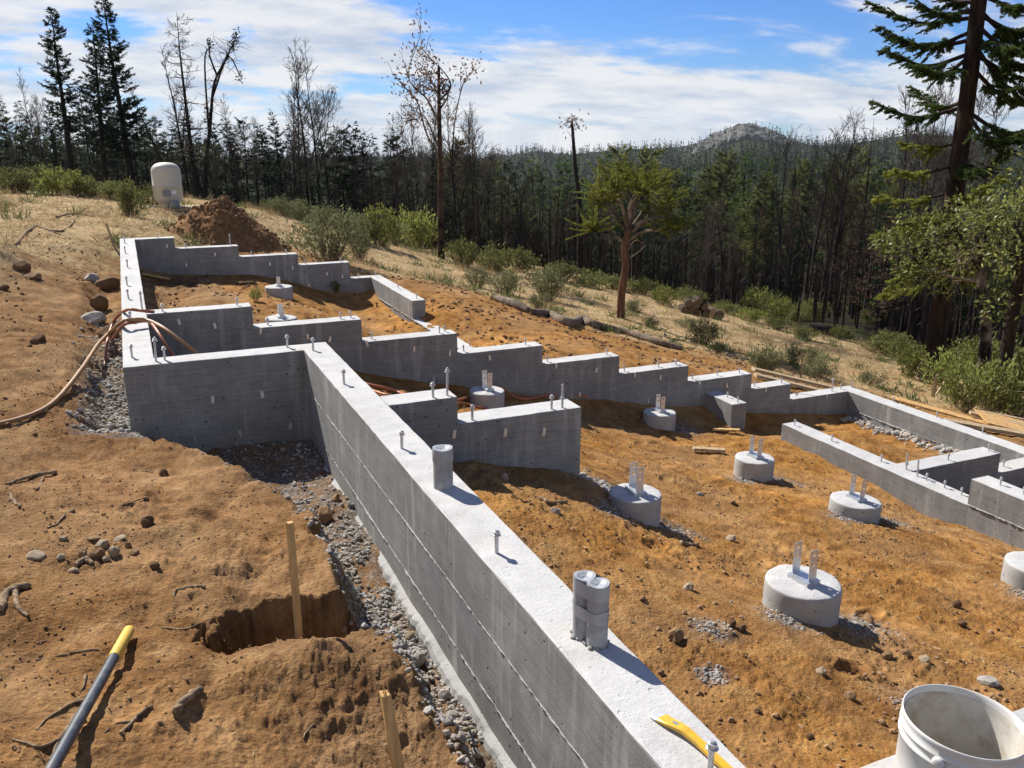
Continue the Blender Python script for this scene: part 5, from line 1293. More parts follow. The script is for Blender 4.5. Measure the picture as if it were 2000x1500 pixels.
# ---- pry bar on the wall
def pry_bar():
    C = [onZ(x, y, .012)[:2] for x, y in ((1280, 1390), (1303, 1408), (1335, 1428), (1372, 1458), (1405, 1488), (1440, 1520), (1480, 1556), (1530, 1600))]
    P = spline([(c[0], c[1], 0) for c in C], 40); T = np.gradient(P, axis=0); T /= np.linalg.norm(T, axis=1)[:, None]; S = np.stack([T[:, 1], -T[:, 0], 0 * T[:, 0]], 1)
    s = np.linspace(0, 1, 40)
    wd = np.interp(s, [0, .06, .2, .4, 1], [.020, .021, .017, .0115, .0105]); th = np.interp(s, [0, .08, .3, 1], [.0015, .005, .008, .0085]); zc = np.interp(s, [0, .1, .3, .45, 1], [.004, .010, .017, .013, .0105])
    t = empty('pry_bar', tuple(P[0])); o = P[0]
    def seg(i0, i1, nm, mat):
        mb = MB(); V = []
        for i in range(i0, i1):
            c = P[i] - o; ring = [(-1, -.6), (-.8, -1), (.8, -1), (1, -.6), (1, .6), (.8, 1), (-.8, 1), (-1, .6)]
            for (u, w) in ring: V.append(c + S[i] * u * wd[i] + np.array([0, 0, zc[i] + w * th[i]]))
        n = 8; k = np.arange(n); k2 = (k + 1) % n; m = i1 - i0
        mb.add(V, np.concatenate([np.stack([q * n + k, q * n + k2, (q + 1) * n + k2, (q + 1) * n + k], 1) for q in range(m - 1)]))
        mb.add(V[:8], [tuple(range(8))[::-1]]); mb.add(V[-8:], [tuple(range(8))]); return mb.build(nm, mat, t, smooth=False)
    seg(0, 4, 'claw', MAT['galv']); seg(3, 40, 'shaft', MAT['yellow_paint'])
    # nail slot: flat dark oval, the hole's shade put in as colour
    mb = MB(); c = P[9] - o; z = zc[9] + th[9] + .0006
    a = np.linspace(0, 6.283, 17)[:-1]; ring = np.stack([c[0] + T[9, 0] * .016 * np.cos(a) + S[9, 0] * .005 * np.sin(a), c[1] + T[9, 1] * .016 * np.cos(a) + S[9, 1] * .005 * np.sin(a), np.full(16, z)], 1)
    mb.add(ring, [tuple(range(16))]); mb.build('nail_slot_shade', MAT['grey_box'], t)
    tag(t, 'yellow painted pry bar with a bare steel claw lying on the near wall', 'pry bar')
pry_bar()

MAT['bucket_in'] = mat_plain('muddy_plastic', (.50, .48, .43), .6, var=.1, scale=8, dirt=(.30, .22, .13), dirt_amt=.75, dscale=11)
# ---- bucket on a pier by the near wall
def bucket():
    D = .30; c = CAMP + ray(1872, 1404) * (FPX * D / 224.0); zb = c[2] - .365
    t = empty('bucket', (c[0], c[1], zb)); rs = np.random.RandomState(6); n = 56
    mb = MB(); lathe(mb, [(.0, .004), (.128, .004), (.131, .012), (.139, .20), (.1455, .355), (.1475, .364), (.1495, .366), (.1515, .364), (.1520, .356), (.1500, .352), (.1490, .333), (.1525, .331), (.1525, .326), (.1488, .324), (.1480, .306), (.1520, .304), (.1520, .299), (.1470, .296), (.1425, .20), (.1345, .0), (.0, .0)], n)
    mb.build('body', MAT['bucket'], t)
    mb = MB(); lathe(mb, [(.0, .0065), (.126, .0065), (.129, .013), (.1372, .20), (.1435, .345)], n); mb.build('muddy_inside', MAT['bucket_in'], t)
    s = math.radians(200)
    for sg in (0, math.pi):
        a = s + sg; mb = MB(); lathe(mb, [(0, 0), (.016, 0), (.016, .006), (.008, .010), (0, .010)], 14); o = mb.build('handle_ear', MAT['bucket'], t, loc=(.1495 * math.cos(a), .1495 * math.sin(a), .315)); o.rotation_euler = (0, math.pi / 2, a)
    # wire handle hanging against the side
    aa = np.linspace(s, s + math.pi, 30); drop = .315 - .075 * np.sin(np.linspace(0, math.pi, 30)); P = np.stack([.158 * np.cos(aa), .158 * np.sin(aa), drop], 1)
    mb = MB(); tube(mb, P, .0026, 6); mb.build('handle', MAT['bolt'], t)
    t.rotation_euler = (math.radians(1.5), math.radians(2.0), 0)
    tag(t, 'empty white plastic bucket with a muddy inside standing on a low concrete wall', 'bucket')
    prism('stem_wall', [(1.286, zb - .003), (2.9, zb - .003), (2.9, -1.6), (1.286, -1.6)], 'Y', 1.12, 1.60, keep=lambda v: v.x < 1.29, label='broad low concrete wall under the bucket')
bucket()

# ---- long-handled tool lying on the soil
def tool():
    g0 = hit(256, 1248); g1 = hit(134, 1500); d = g1 - g0; d[2] = 0; L = np.linalg.norm(d); d /= L
    P0 = np.array([g0[0], g0[1], gz(g0[0], g0[1]) + .026]); P1 = np.array([g1[0], g1[1], gz(g1[0], g1[1]) + .075]); u = unit(P1 - P0)
    t = empty('shovel', tuple(P0 - (0, 0, .02))); o = P0 - (0, 0, .02); Lg = float(np.linalg.norm(P1 - P0)) * .30
    mb = MB(); s = np.array([0, .004, .015, Lg * .5, Lg - .004, Lg]); tube(mb, P0 - o + u[None] * s[:, None], [.010, .017, .020, .0205, .0205, .0195], 20); mb.build('grip', MAT['yellow_grip'], t)
    mb = MB(); s = np.array([Lg - .002, Lg + .01, .6, 1.15]); tube(mb, P0 - o + u[None] * s[:, None], [.0180, .0182, .0182, .0182], 20); mb.build('shaft', MAT['blue_shaft'], t)
    # steel socket and blade, beyond the edge of the view
    S = np.cross(u, (0, 0, 1.)); S /= np.linalg.norm(S); up = np.cross(S, u); mb = MB(); tube(mb, P0 - o + u[None] * np.array([1.12, 1.36])[:, None], [.021, .024], 14)
    V = []; ny = 9; nx = 7
    for i in range(ny):
        f = i / (ny - 1); w = .105 * (1 if f < .6 else math.sqrt(max(.02, 1 - ((f - .6) / .42) ** 2)))
        for j in range(nx):
            g = j / (nx - 1) * 2 - 1; V.append(P0 - o + u * (1.34 + .29 * f) + S * w * g + up * (.022 * (g * g) - .008 - .01 * f))
    mb.add(V, [(i * nx + j, i * nx + j + 1, (i + 1) * nx + j + 1, (i + 1) * nx + j) for i in range(ny - 1) for j in range(nx - 1)]); mb.build('blade', MAT['bolt'], t)
    tag(t, 'long tool handle of blue-grey fibreglass with a yellow end grip lying on the soil', 'tool')
tool()

# ---- wooden stakes
STK = (.45, 3.19)
def stake(base, top_px, w, label, name='wooden_stake', mat='wood', lean_r=0.0, split=False, depth=.25):
    b = np.array([base[0], base[1], gz(base[0], base[1])]); r = math.hypot(b[0], b[1]) + lean_r
    tp = np.array(atr(top_px[0], top_px[1], r)); rs = np.random.RandomState(int(abs(b[0] * 100)) + 3)
    t = empty(name, tuple(b)); mb = MB(); d = unit(tp - b); L = np.linalg.norm(tp - b); S = unit(np.cross(d, (math.cos(.3), math.sin(.3), 0))); Q = np.cross(d, S); h = w / 2
    V = []; zs = [-depth, 0, L * .5, L]
    for z in zs:
        for (a, c) in ((-1, -1), (1, -1), (1, 1), (-1, 1)): V.append(d * z + S * a * h * (.25 if z < 0 else 1) + Q * c * h * (.25 if z < 0 else 1) + ((rs.uniform(-1, 1, 3) * .006 + d * rs.uniform(-.012, .014)) if split and z == L else 0))
    mb.add(V, [(i * 4 + k, i * 4 + (k + 1) % 4, (i + 1) * 4 + (k + 1) % 4, (i + 1) * 4 + k) for i in range(3) for k in range(4)]); mb.add(V[-4:], [(0, 1, 2, 3)])
    if split:
        for k in range(9):
            c = d * (L - .002) + S * rs.uniform(-h, h) * .9 + Q * rs.uniform(-h, h) * .9; e = rs.uniform(.004, .018); w2 = .003
            mb.add([c - S * w2, c + S * w2, c + Q * w2, c + d * e], [(0, 1, 3), (1, 2, 3), (2, 0, 3)])
    mb.build('shaft', MAT[mat], t, smooth=False)
    o = t.children[0]; bpy.data.objects.remove(t); o.name = name; o.location = tuple(b); o.parent = None
    return tag(o, label, 'stake')
stake(STK, (566, 1020), .023, 'slim square wooden stake standing beside the dug hole')
stake((.40 + .155, 2.05), (751, 1352), .027, 'thick square wooden stake with a splintered top standing in the soil near the wall', split=True)
stake(hit(226, 488), (207, 436), .03, 'leaning reddish wooden stake by the far end of the level wall', mat='old_wood')
stake(hit(1564, 742), (1568, 690), .025, 'pale thin stake among grey-green shrubs outside the stepped wall', mat='old_wood')
stake(hit(1255, 664), (1257, 645), .035, 'short orange-tan stake in front of the fallen log', mat='wood')
STRP = hit(1822, 776); stake(STRP, (1830, 732), .05, 'stout stake holding the string lines by the thicket', mat='old_wood')
stake(hit(1828, 772), (1845, 745), .03, 'stake leaning against the stout string-line stake', mat='old_wood', lean_r=.4)
def string_line(p0, p1, label):
    P = np.linspace(p0, p1, 14); P[:, 2] -= .03 * np.sin(np.linspace(0, math.pi, 14)); mb = MB(); tube(mb, P, .006, 5); tag(mb.build('string_line', MAT['string']), label, 'string')
rS = math.hypot(STRP[0], STRP[1])
string_line(np.array(atr(1829, 738, rS)), np.array(atr(2120, 750, rS - .3)), 'upper taut string line running off from the stout stake')
string_line(np.array(atr(1827, 748, rS)), np.array(atr(2120, 772, rS - .6)), 'lower taut string line running off from the stout stake')

# ---- hoses
def hose(name, pts, r, mat, label, n=60, cat='hose', sides=10):
    P = spline(pts, n); o = P.mean(0); mb = MB(); tube(mb, P, r, sides)
    return tag(mb.build(name, MAT[mat]), label, cat)
def G(x, y, dz=.02): p = hit(x, y); return np.array([p[0], p[1], gz(p[0], p[1]) + dz])
def AF(x, y, f): return CAMP + (hit(x, y) - CAMP) * f
hA = [G(-60, 842), G(0, 835), G(70, 813), G(115, 785)] + [AF(160, 720, .975), AF(192, 672, .945), AF(216, 648, .925), onZ(238, 629, .05), onZ(262, 624, .075), onZ(289, 626, .06), onY(318, 640, 7.35), onY(350, 664, 7.2), onY(383, 690, 7.15), onY(400, 712, 7.2)]
hose('hose', hA, .0165, 'hose_tan', 'thick tan hose looping up over the level wall', 90)
hB = [AF(205, 712, 1.0), AF(207, 690, .975), AF(211, 660, .95), AF(224, 625, .92), onZ(246, 606, .05), onZ(270, 606, .06), onZ(286, 608, .05), onZ(300, 609, .03)]
hose('hose', hB, .014, 'hose_red', 'rust-red hose bent over the level wall behind the tan one', 50)
hC = [AF(218, 664, .96), onZ(240, 636, .03), onZ(262, 630, .05), onZ(290, 628, .05), onY(308, 648, 7.3), onY(325, 676, 7.15), onY(338, 695, 7.1), onY(345, 715, 7.1)]
hose('hose', hC, .013, 'hose_red', 'rust-red hose dropping over the level wall in front of the tan one', 50)
tp = [G(*Z5(150, 1005), .025), G(*Z5(215, 1030), .03), G(*Z5(290, 1040), .03), G(*Z5(380, 1068), .03), G(*Z5(480, 1110), .02), G(*Z5(600, 1118), .02), G(*Z5(700, 1108), .03), G(*Z5(780, 1095), .05), G(*Z5(860, 1085), .10), G(*Z5(940, 1085), .12), G(*Z5(1020, 1098), .04), G(*Z5(1100, 1100), .03), G(*Z5(1190, 1083), .03), G(*Z5(1300, 1080), .03), G(*Z5(1420, 1092), .03)]
hose('hose', tp, .014, 'tube', 'orange-brown tubing snaking across the soil behind the two-step wall', 90)
tp2 = [G(*Z5(205, 1045), .02), G(*Z5(265, 1068), .02), G(*Z5(330, 1085), .02), G(*Z5(560, 1125), .02), G(*Z5(720, 1125), .02), G(*Z5(800, 1140), .02), G(*Z5(880, 1150), .015)]
hose('hose', tp2, .012, 'tube', 'shorter orange-brown tube lying nearest the two-step wall', 40)

# ---- pressure tank on a board
def tank():
    b = hit(333, 411); b = np.array([b[0], b[1] + .3, 0]); b[2] = gz(b[0], b[1]); dep = float((b - CAMP) @ _f); s = dep / FPX
    R = 54 * s / 2; H = 88 * s; t = empty('pressure_tank', tuple(b))
    mb = MB(); pr = [(R * .74, .05), (R * .74, H * .12), (R * .80, H * .15), (R * .95, H * .19), (R, H * .25), (R, H * .50), (R * 1.012, H * .505), (R * 1.012, H * .52), (R, H * .525), (R, H * .80)]
    pr += [(R * math.cos(q) ** .72, H * .80 + H * .20 * math.sin(q)) for q in np.linspace(.15, 1.5, 9)] + [(0, H)]
    lathe(mb, pr, 40); mb.build('shell', MAT['tank'], t)
    mb = MB(); box(mb, -.62, .75, -.50, .45, -.02, .045); mb.build('base_board', MAT['old_wood'], t, smooth=False)
    u = unit(np.array([-b[0], -b[1], 0])); S = np.array([-u[1], u[0], 0])
    def plate(off, z0, z1, w, th, mat, nm):
        a = off; d = u * math.cos(a) + S * math.sin(a); e = np.array([-d[1], d[0], 0]); mb = MB(); V = []
        for q in (R * .985, R + th):
            for (sx, z) in ((-1, z0), (1, z0), (1, z1), (-1, z1)): V.append(d * q + e * sx * w / 2 + (0, 0, z))
        mb.add(V, [(0, 1, 2, 3), (4, 7, 6, 5), (0, 4, 5, 1), (1, 5, 6, 2), (2, 6, 7, 3), (3, 7, 4, 0)]); mb.build(nm, mat, t, smooth=False)
    plate(-.10, H * .30, H * .42, .16, .10, MAT['grey_box'], 'control_box'); plate(.38, H * .33, H * .41, .13, .004, MAT['white'], 'sticker')
    mb = MB(); c = u * (R * .55); tube(mb, [c + (0, 0, .06), c + u * .22 + (0, 0, .10), c + u * .34 + (0, 0, .12)], .035, 8); tube(mb, [c + u * .02 + S * -.05 + (0, 0, .12), c + u * .06 + S * -.05 + (0, 0, H * .30)], .018, 6); mb.build('pipework', MAT['grey_box'], t)
    mb = MB(); p = u * (R + .16) + S * .12; lathe(mb, [(0, .05), (.10, .05), (.11, .14), (.08, .22), (0, .23)], 14, 0, p[0], p[1]); box(mb, p[0] - .16, p[0] + .16, p[1] - .08, p[1] + .08, .045, .07); mb.build('pump', MAT['grey_box'], t)
    mb = MB(); tube(mb, [u * .3 + S * -.3 + (0, 0, .08), u * .25 + S * -.75 + (0, 0, .06), u * .2 + S * -1.0 + (0, 0, .03)], .03, 8); mb.build('outlet_pipe', MAT['pvc'], t)
    tag(t, 'large beige pressure tank with a domed top standing on a board on the rise', 'tank')
    gp = hit(372, 424); P = [np.array([gp[0] - .35, gp[1] + .1, 0]), np.array([gp[0], gp[1], 0]), np.array([gp[0] + .45, gp[1] + .05, 0]), np.array([gp[0] + .7, gp[1] + .3, 0])]
    MAT['green_hose'] = mat_plain('green_hose', (.10, .20, .13), .5)
    hose('hose', [(q[0], q[1], gz(q[0], q[1]) + .02) for q in P], .02, 'green_hose', 'short green garden hose on the straw by the tank', 24)
tank()

# ---- heap of dug soil behind the far wall
def pile():
    rs = np.random.RandomState(41); c = np.array(onY(450, 440, 16.5)); cx, cy = c[0], 16.6; dep = 16.9; s = dep / FPX
    n = 120; m = 44; a = np.arange(n) * 2 * np.pi / n; rr = np.linspace(0, 1, m) ** .9; mb = MB()
    A, Rq = np.meshgrid(a, rr); RX = 112 * s; RY = 1.0; X = cx + RX * Rq * np.cos(A); Y = cy + RY * Rq * np.sin(A); H = .70
    prof = np.maximum(0, 1 - Rq ** 1.15) * (1 + .12 * np.cos(A - 2.6))
    Z = ground0(X, Y) - .04 + H * prof + .10 * fbm(X * 2.2, Y * 2.2, 3, 5) * np.minimum(1, 2 * (1 - Rq)) + .045 * np.maximum(fbm(X * 8, Y * 8, 3, 8, .7), -.1) * (1 - Rq * .6)
    V = np.stack([X, Y, Z], 2).reshape(-1, 3); k = np.arange(n); k2 = (k + 1) % n
    mb.add(V, np.concatenate([np.stack([q * n + k, q * n + k2, (q + 1) * n + k2, (q + 1) * n + k], 1) for q in range(m - 1)]))
    o = mb.build('dirt_pile', MAT['pile']); tag(o, 'heap of freshly dug dark brown soil behind the far stepped wall', 'dirt pile')
    mb = MB()
    for q in range(420):
        i = rs.randint(3, m); j = rs.randint(n); v, f = rocky(rs, 1); sz = rs.uniform(.012, .045) * (1.6 if rs.rand() < .07 else 1); p = V[i * n + j]
        mb.add((v * sz * (1, 1, .8)) @ rand_rot(rs).T + p + (0, 0, sz * .3), f)
    k = mb.build('soil_lumps', MAT['clod'], o, smooth=False); k['kind'] = 'stuff'
pile()

# ---- fallen log, log stack, charred lump, boards
def log(pts, rad, mat, label, name='fallen_log', seed=1, n=40, cat='log'):
    rs = np.random.RandomState(seed); P = spline(pts, n); mb = MB(); R = np.interp(np.linspace(0, 1, n), np.linspace(0, 1, len(rad)), rad) * (1 + .06 * fbm(np.linspace(0, 6, n), np.zeros(n), 3, seed))
    tube(mb, P, R, 10); return tag(mb.build(name, MAT[mat]), label, cat)
lp = [G(*Z5(q[0], q[1] + 14), .03) for q in ((1110, 600), (1200, 612), (1260, 640), (1330, 665), (1390, 648), (1440, 668), (1530, 688), (1650, 718), (1800, 762), (1950, 802))]
for i, q in enumerate(lp): q[2] += .02 + (.03 if i == 4 else 0)
log(lp, [.04, .075, .08, .085, .085, .08, .07, .07, .06, .045], 'log', 'long crooked fallen log lying across the strawy slope below the small pine')
lp = [G(*Z5(q[0], q[1] + 6), .05) for q in ((890, 520), (960, 548), (1030, 572), (1090, 600))]
log(lp, [.03, .07, .08, .05], 'bark_pale', 'pale broken limb lying above the uphill end of the long fallen log', 'fallen_limb', 2, 20)
MAT['log_bark'] = mat_bark('scorched_log_bark', (.016, .012, .010), (.10, .070, .048), 14, .9)
MAT['old_cut'] = mat_plain('weathered_cut_wood', (.13, .085, .05), .9, var=.3, scale=30)
def log_stack():
    b = hit(1366, 618); r = math.hypot(b[0], b[1]); sc = r / FPX * 1.02
    e = np.array([_cy, -_sy, 0]); f = np.array([_sy, _cy, 0]); k = 0; rs = np.random.RandomState(3)
    for (du, dz, rr, cut) in ((-30, 0, 7, 0), (-17, 0, 8, 0), (-3, 0, 7, 0), (10, 0, 8, 0), (22, 0, 9, 1), (36, 0, 9, 0), (-22, 13, 7, 0), (-8, 13, 8, 0), (6, 13, 7, 0), (-2, 24, 6, 0)):
        c = b + e * du * sc; z = gz(c[0], c[1]); R = rr * sc; c = np.array([c[0], c[1], z + R + dz * sc]); d = unit(f + e * rs.uniform(-.25, .25)); L = rs.uniform(.35, .5)
        t = empty('cut_log', tuple(c)); mb = MB(); tube(mb, [-d * .1, d * L * .5, d * L], R * np.array([1, 1.03, .95]), 12); mb.build('bark', MAT['log_bark'], t)
        mb = MB(); a = np.arange(12) * 2 * np.pi / 12; S = unit(np.cross(d, (0, 0, 1.))); U = np.cross(S, d); mb.add([-d * .103 + R * .93 * (S * math.cos(q) + U * math.sin(q)) for q in a], [tuple(range(12))]); mb.build('cut_end', MAT['cut_wood' if cut else 'old_cut'], t)
        tag(t, 'cut log with a fresh orange end beside the stack of blackened logs' if cut else 'blackened cut log stacked on the slope at the edge of the burnt valley', 'log', None if cut else 'stacked blackened logs')
log_stack()
def lump():
    rs = np.random.RandomState(9); b = hit(1612, 655)
    pts = [(b[0] - .5, b[1] + .3), (b[0], b[1]), (b[0] + .5, b[1] - .1), (b[0] + .85, b[1] - .35)]
    log([(x, y, gz(x, y) + .12) for x, y in pts], [.16, .24, .2, .12], 'char', 'charred black stump log lying at the edge of the slope', 'charred_log', 5, 16)
lump()
def boards(lst, group=None):
    for (x, y, L, w, th, rz, dz, label, mat, nm) in lst:
        p = hit(x, y); t = MB(); box(t, -L / 2, L / 2, -w / 2, w / 2, 0, th); o = t.build(nm, MAT[mat], smooth=False)
        z = max(gz(p[0] + math.cos(rz) * L * .45 * s, p[1] + math.sin(rz) * L * .45 * s) for s in (-1, 0, 1))
        za = gz(p[0] + math.cos(rz) * L * .45, p[1] + math.sin(rz) * L * .45); zb_ = gz(p[0] - math.cos(rz) * L * .45, p[1] - math.sin(rz) * L * .45)
        o.location = (p[0], p[1], (za + zb_) / 2 + .02 + dz); o.rotation_euler = (0, -math.atan2(za - zb_, L * .9), rz)
        tag(o, label, 'board', group)
BS = math.radians(-35)
boards([(1572, 762, 1.5, .14, .04, math.radians(-20), .0, 'weathered board lying just outside the last steps of the middle wall', 'old_wood', 'board'), (1566, 757, 1.6, .14, .04, math.radians(-16), .045, 'upper weathered board lying on another outside the middle wall', 'old_wood', 'board'),
        (1870, 815, 2.2, .19, .03, math.radians(-58), .0, 'pinkish plank lying along the outside of the right-hand wall', 'plywood', 'board'),
        (1962, 838, .8, .75, .018, BS, .10, 'orange plywood sheet on top of the timber heap outside the right-hand wall', 'plywood', 'plywood_sheet'), (1975, 852, 1.6, .14, .04, BS + .1, .05, 'weathered timber at the bottom of the timber heap', 'old_wood', 'board'), (1990, 846, 1.6, .14, .04, BS - .1, .075, 'weathered timber in the middle of the timber heap', 'old_wood', 'board'), (1992, 836, 1.5, .12, .04, BS + .3, .12, 'timber lying on the edge of the plywood sheet', 'old_wood', 'board'),
        (1418, 846, .30, .05, .02, math.radians(-30), .0, 'pale scrap of board on the soil below the buttress', 'wood', 'wood_scrap'), (1384, 884, .32, .07, .03, math.radians(-25), .0, 'grey scrap of board on the soil above a pier', 'old_wood', 'wood_scrap'), (480, 556, .22, .05, .02, .2, .0, 'small orange scrap of board between the far walls', 'wood', 'wood_scrap'), (305, 549, .4, .06, .03, .1, .0, 'pale scrap of board by the level wall between the far walls', 'wood', 'wood_scrap')])
# ------------------------------------------------------------------ stones, sticks, rubble, straw
ROCK = {}
for nm, mats in (('rock', 'rock'), ('pale', 'paler_rock'), ('clod', 'clod'), ('grav', 'gravel')):
    ROCK[nm] = []
    for s in range(5):
        rs = np.random.RandomState(200 + s); v, f = rocky(rs, 2, .5); mb = MB(); mb.add(v, f); ROCK[nm].append(mb.mesh('rock', MAT[mats], False))
RR = random.Random(5)
def stone(px, py, w, h, kind, label, group=None, name='rock', sink=.25):
    p = hit(px, py + h * .3); dep = float((p - CAMP) @ _f); s = dep / FPX
    o = link(name, RR.choice(ROCK[kind])); a, c = w * s / 2, h * s / 2
    o.scale = (a, a * RR.uniform(.7, 1.0), c * 1.15); o.location = (p[0], p[1], gz(p[0], p[1]) + c * (1 - sink * 2) * .8); o.rotation_euler = (RR.uniform(-.3, .3), RR.uniform(-.3, .3), RR.uniform(0, 6.28))
    return tag(o, label, 'rock' if name == 'rock' else 'clod', group)
stone(633, 1004, 40, 42, 'rock', 'angular orange-brown rock on the edge of the bank above the rubble strip')
stone(656, 972, 26, 20, 'rock', 'brown rock lying among the rubble beside the near wall')
stone(1316, 1241, 42, 34, 'rock', 'orange angular rock on the soil between the taped pipes and the biggest pier')
stone(1697, 1208, 30, 24, 'rock', 'rounded brown rock in the soil just past the biggest pier')
stone(210, 553, 56, 42, 'clod', 'big dark boulder at the foot of the level wall'); stone(180, 545, 40, 24, 'grav', 'grey boulder next to the big dark boulder'); stone(192, 590, 40, 34, 'clod', 'dark boulder nearer the hoses beside the level wall'); stone(186, 622, 60, 30, 'grav', 'grey slab of rock beside the level wall by the hoses'); stone(214, 650, 44, 40, 'clod', 'dark earthy boulder under the hoses')
stone(76, 663, 34, 20, 'clod', 'single dark clod on the soil left of the hoses', name='clod'); stone(58, 675, 14, 10, 'clod', 'small clod beside the single dark clod', name='clod')
stone(45, 520, 40, 26, 'clod', 'lumpy dark clod at the far left spoil', name='clod'); stone(64, 542, 36, 16, 'rock', 'flat brown rock by the far left spoil'); stone(8, 560, 20, 16, 'clod', 'dark clod by the far left spoil edge', name='clod')
stone(320, 923, 20, 19, 'clod', 'small square dark clod on the trodden soil', name='clod'); stone(289, 1016, 31, 28, 'clod', 'rounded dark clod on the trodden soil above the tan rocks', name='clod'); stone(302, 1106, 24, 17, 'clod', 'dark clod beside the heap of tan rocks', name='clod')
stone(71, 1084, 36, 17, 'pale', 'flat pale tan rock lying apart from the heap of tan rocks')
for (x, y, w, h) in ((200, 1064, 34, 24), (190, 1084, 30, 24), (222, 1080, 26, 24), (230, 1052, 34, 12), (262, 1078, 22, 14), (163, 1080, 22, 20), (182, 1052, 26, 10), (208, 1092, 18, 14), (250, 1062, 16, 14), (172, 1096, 18, 10), (125, 1050, 20, 12), (120, 1092, 18, 12), (145, 1112, 22, 16)):
    stone(x, y, w, h, 'rock' if RR.random() < .5 else 'pale', 'tan rock in the small heap of rocks on the trodden soil', 'heap of tan rocks')
for (x, y, w, h, k) in ((1732, 1278, 26, 26, 'rock'), (1768, 1275, 22, 16, 'rock'), (1604, 1308, 24, 20, 'pale'), (1688, 1254, 14, 12, 'rock'), (1658, 1358, 26, 18, 'rock'), (1805, 1290, 26, 12, 'pale'), (1925, 1330, 46, 22, 'grav'), (1722, 1410, 20, 16, 'rock'), (1427, 1052, 24, 14, 'pale'), (1345, 1148, 24, 16, 'pale'), (1255, 1168, 18, 12, 'rock'), (1086, 1000, 24, 14, 'grav'), (1430, 1215, 18, 20, 'clod'), (1450, 1232, 20, 16, 'clod'), (1368, 966, 16, 10, 'grav'), (1432, 980, 14, 10, 'rock'), (985, 930, 18, 16, 'pale'), (1640, 1240, 12, 10, 'rock'), (1880, 1216, 20, 14, 'clod'), (1866, 1182, 22, 18, 'clod'), (1290, 1315, 16, 12, 'rock'), (1480, 1390, 18, 12, 'clod'), (1580, 1440, 20, 12, 'clod'), (1650, 1210, 14, 10, 'rock')):
    stone(x, y, w, h, k, {'rock': 'small brown rock on the orange soil between the piers', 'pale': 'small pale rock on the orange soil between the piers', 'grav': 'grey lump of spilled concrete on the orange soil', 'clod': 'dark clod of earth on the orange soil'}[k], {'rock': 'brown rocks on orange soil', 'pale': 'pale rocks on orange soil', 'grav': 'concrete lumps on orange soil', 'clod': 'clods on orange soil'}[k], name='clod' if k == 'clod' else 'rock')
for (x, y, w, h) in ((818, 1285, 30, 34), (800, 1240, 26, 24), (790, 1262, 24, 22), (740, 1180, 18, 16), (655, 905, 20, 14), (700, 1050, 18, 14), (868, 1358, 26, 24), (880, 1400, 30, 18), (900, 1440, 30, 20), (640, 880, 16, 12), (930, 1470, 26, 18), (690, 985, 26, 18)):
    stone(x, y, w, h, 'pale' if RR.random() < .4 else 'grav', 'larger grey stone in the rubble strip beside the near wall', 'larger stones of the rubble strip')

# gravel and crumbs too small to pick apart
def scatter(name, mat, n, region, smin, smax, seed, label, sub=1, flat=.75, pw=2.0, sink=.3):
    """region(rs, n) -> x, y candidate arrays"""
    rs = np.random.RandomState(seed); x, y = region(rs, n); n = len(x); z = ground(x, y); mb = MB()
    base = [rocky(np.random.RandomState(900 + q), sub, .6) for q in range(8)]
    s = smin + (smax - smin) * rs.rand(n) ** pw; R = [rand_rot(rs) for _ in range(24)]
    for q in range(8):
        v, f = base[q]
        for w in range(24):
            idx = np.where((np.arange(n) % 8 == q) & ((np.arange(n) // 8) % 24 == w))[0]
            if len(idx) == 0: continue
            vv = (v * (1, .8, .62)) @ R[w].T; vv = vv * (1, 1, flat)
            V = vv[None] * s[idx][:, None, None] + np.stack([x[idx], y[idx], z[idx] + s[idx] * flat * (1 - 2 * sink) * .6], 1)[:, None]
            F = f[None] + (np.arange(len(idx)) * len(v))[:, None, None]; mb.add(V.reshape(-1, 3), F.reshape(-1, 3))
    return tag(mb.build(name, MAT[mat], smooth=False), label, 'gravel', kind='stuff')
def reg_strip(rs, n):
    y = np.concatenate([rs.uniform(1.0, 6.3, n // 2), rs.uniform(2.0, 4.5, n // 2)]); x = bank_x(y) - .06 + (1.07 - bank_x(y) + .06) * rs.rand(len(y)) ** .8
    k = (fbm(x * 3, y * 3, 2, 17) > -.25) & (x < 1.075); return x[k], y[k]
scatter('rubble', 'gravel', 5200, reg_strip, .004, .024, 1, 'grey concrete rubble strewn along the foot of the near wall')
def reg_left(rs, n):
    y = 6.15 + 3.6 * rs.rand(n) ** 1.5; d = np.abs(rs.normal(0, .16, n)); x = -.15 - d; k = d < .42; return x[k], y[k]
scatter('rubble', 'gravel', 1500, reg_left, .006, .034, 2, 'grey rubble filling the strip outside the level wall near the hoses')
def reg_f(rs, n): x = rs.normal(2.80, .11, n); y = rs.normal(4.80, .10, n); k = (x > 2.585); return x[k], y[k]
scatter('rubble', 'gravel', 420, reg_f, .012, .04, 3, 'heap of lumpy grey concrete spill at the end of the two-step wall')
def reg_spots(rs, n):
    q = rs.randint(0, len(GREY_SPOTS), n); g = np.array(GREY_SPOTS)[q]; x = g[:, 0] + rs.normal(0, .55, n) * g[:, 2]; y = g[:, 1] + rs.normal(0, .55, n) * g[:, 2]; return x, y
scatter('rubble', 'gravel', 2600, reg_spots, .003, .014, 4, 'patches of grey concrete crumbs spilled around the piers')
def reg_d(rs, n): y = rs.uniform(5.7, 8.1, n); x = 8.34 - np.abs(rs.normal(0, .12, n)); return x, y
scatter('rubble', 'gravel', 260, reg_d, .015, .07, 6, 'grey stones along the inside foot of the right-hand wall')
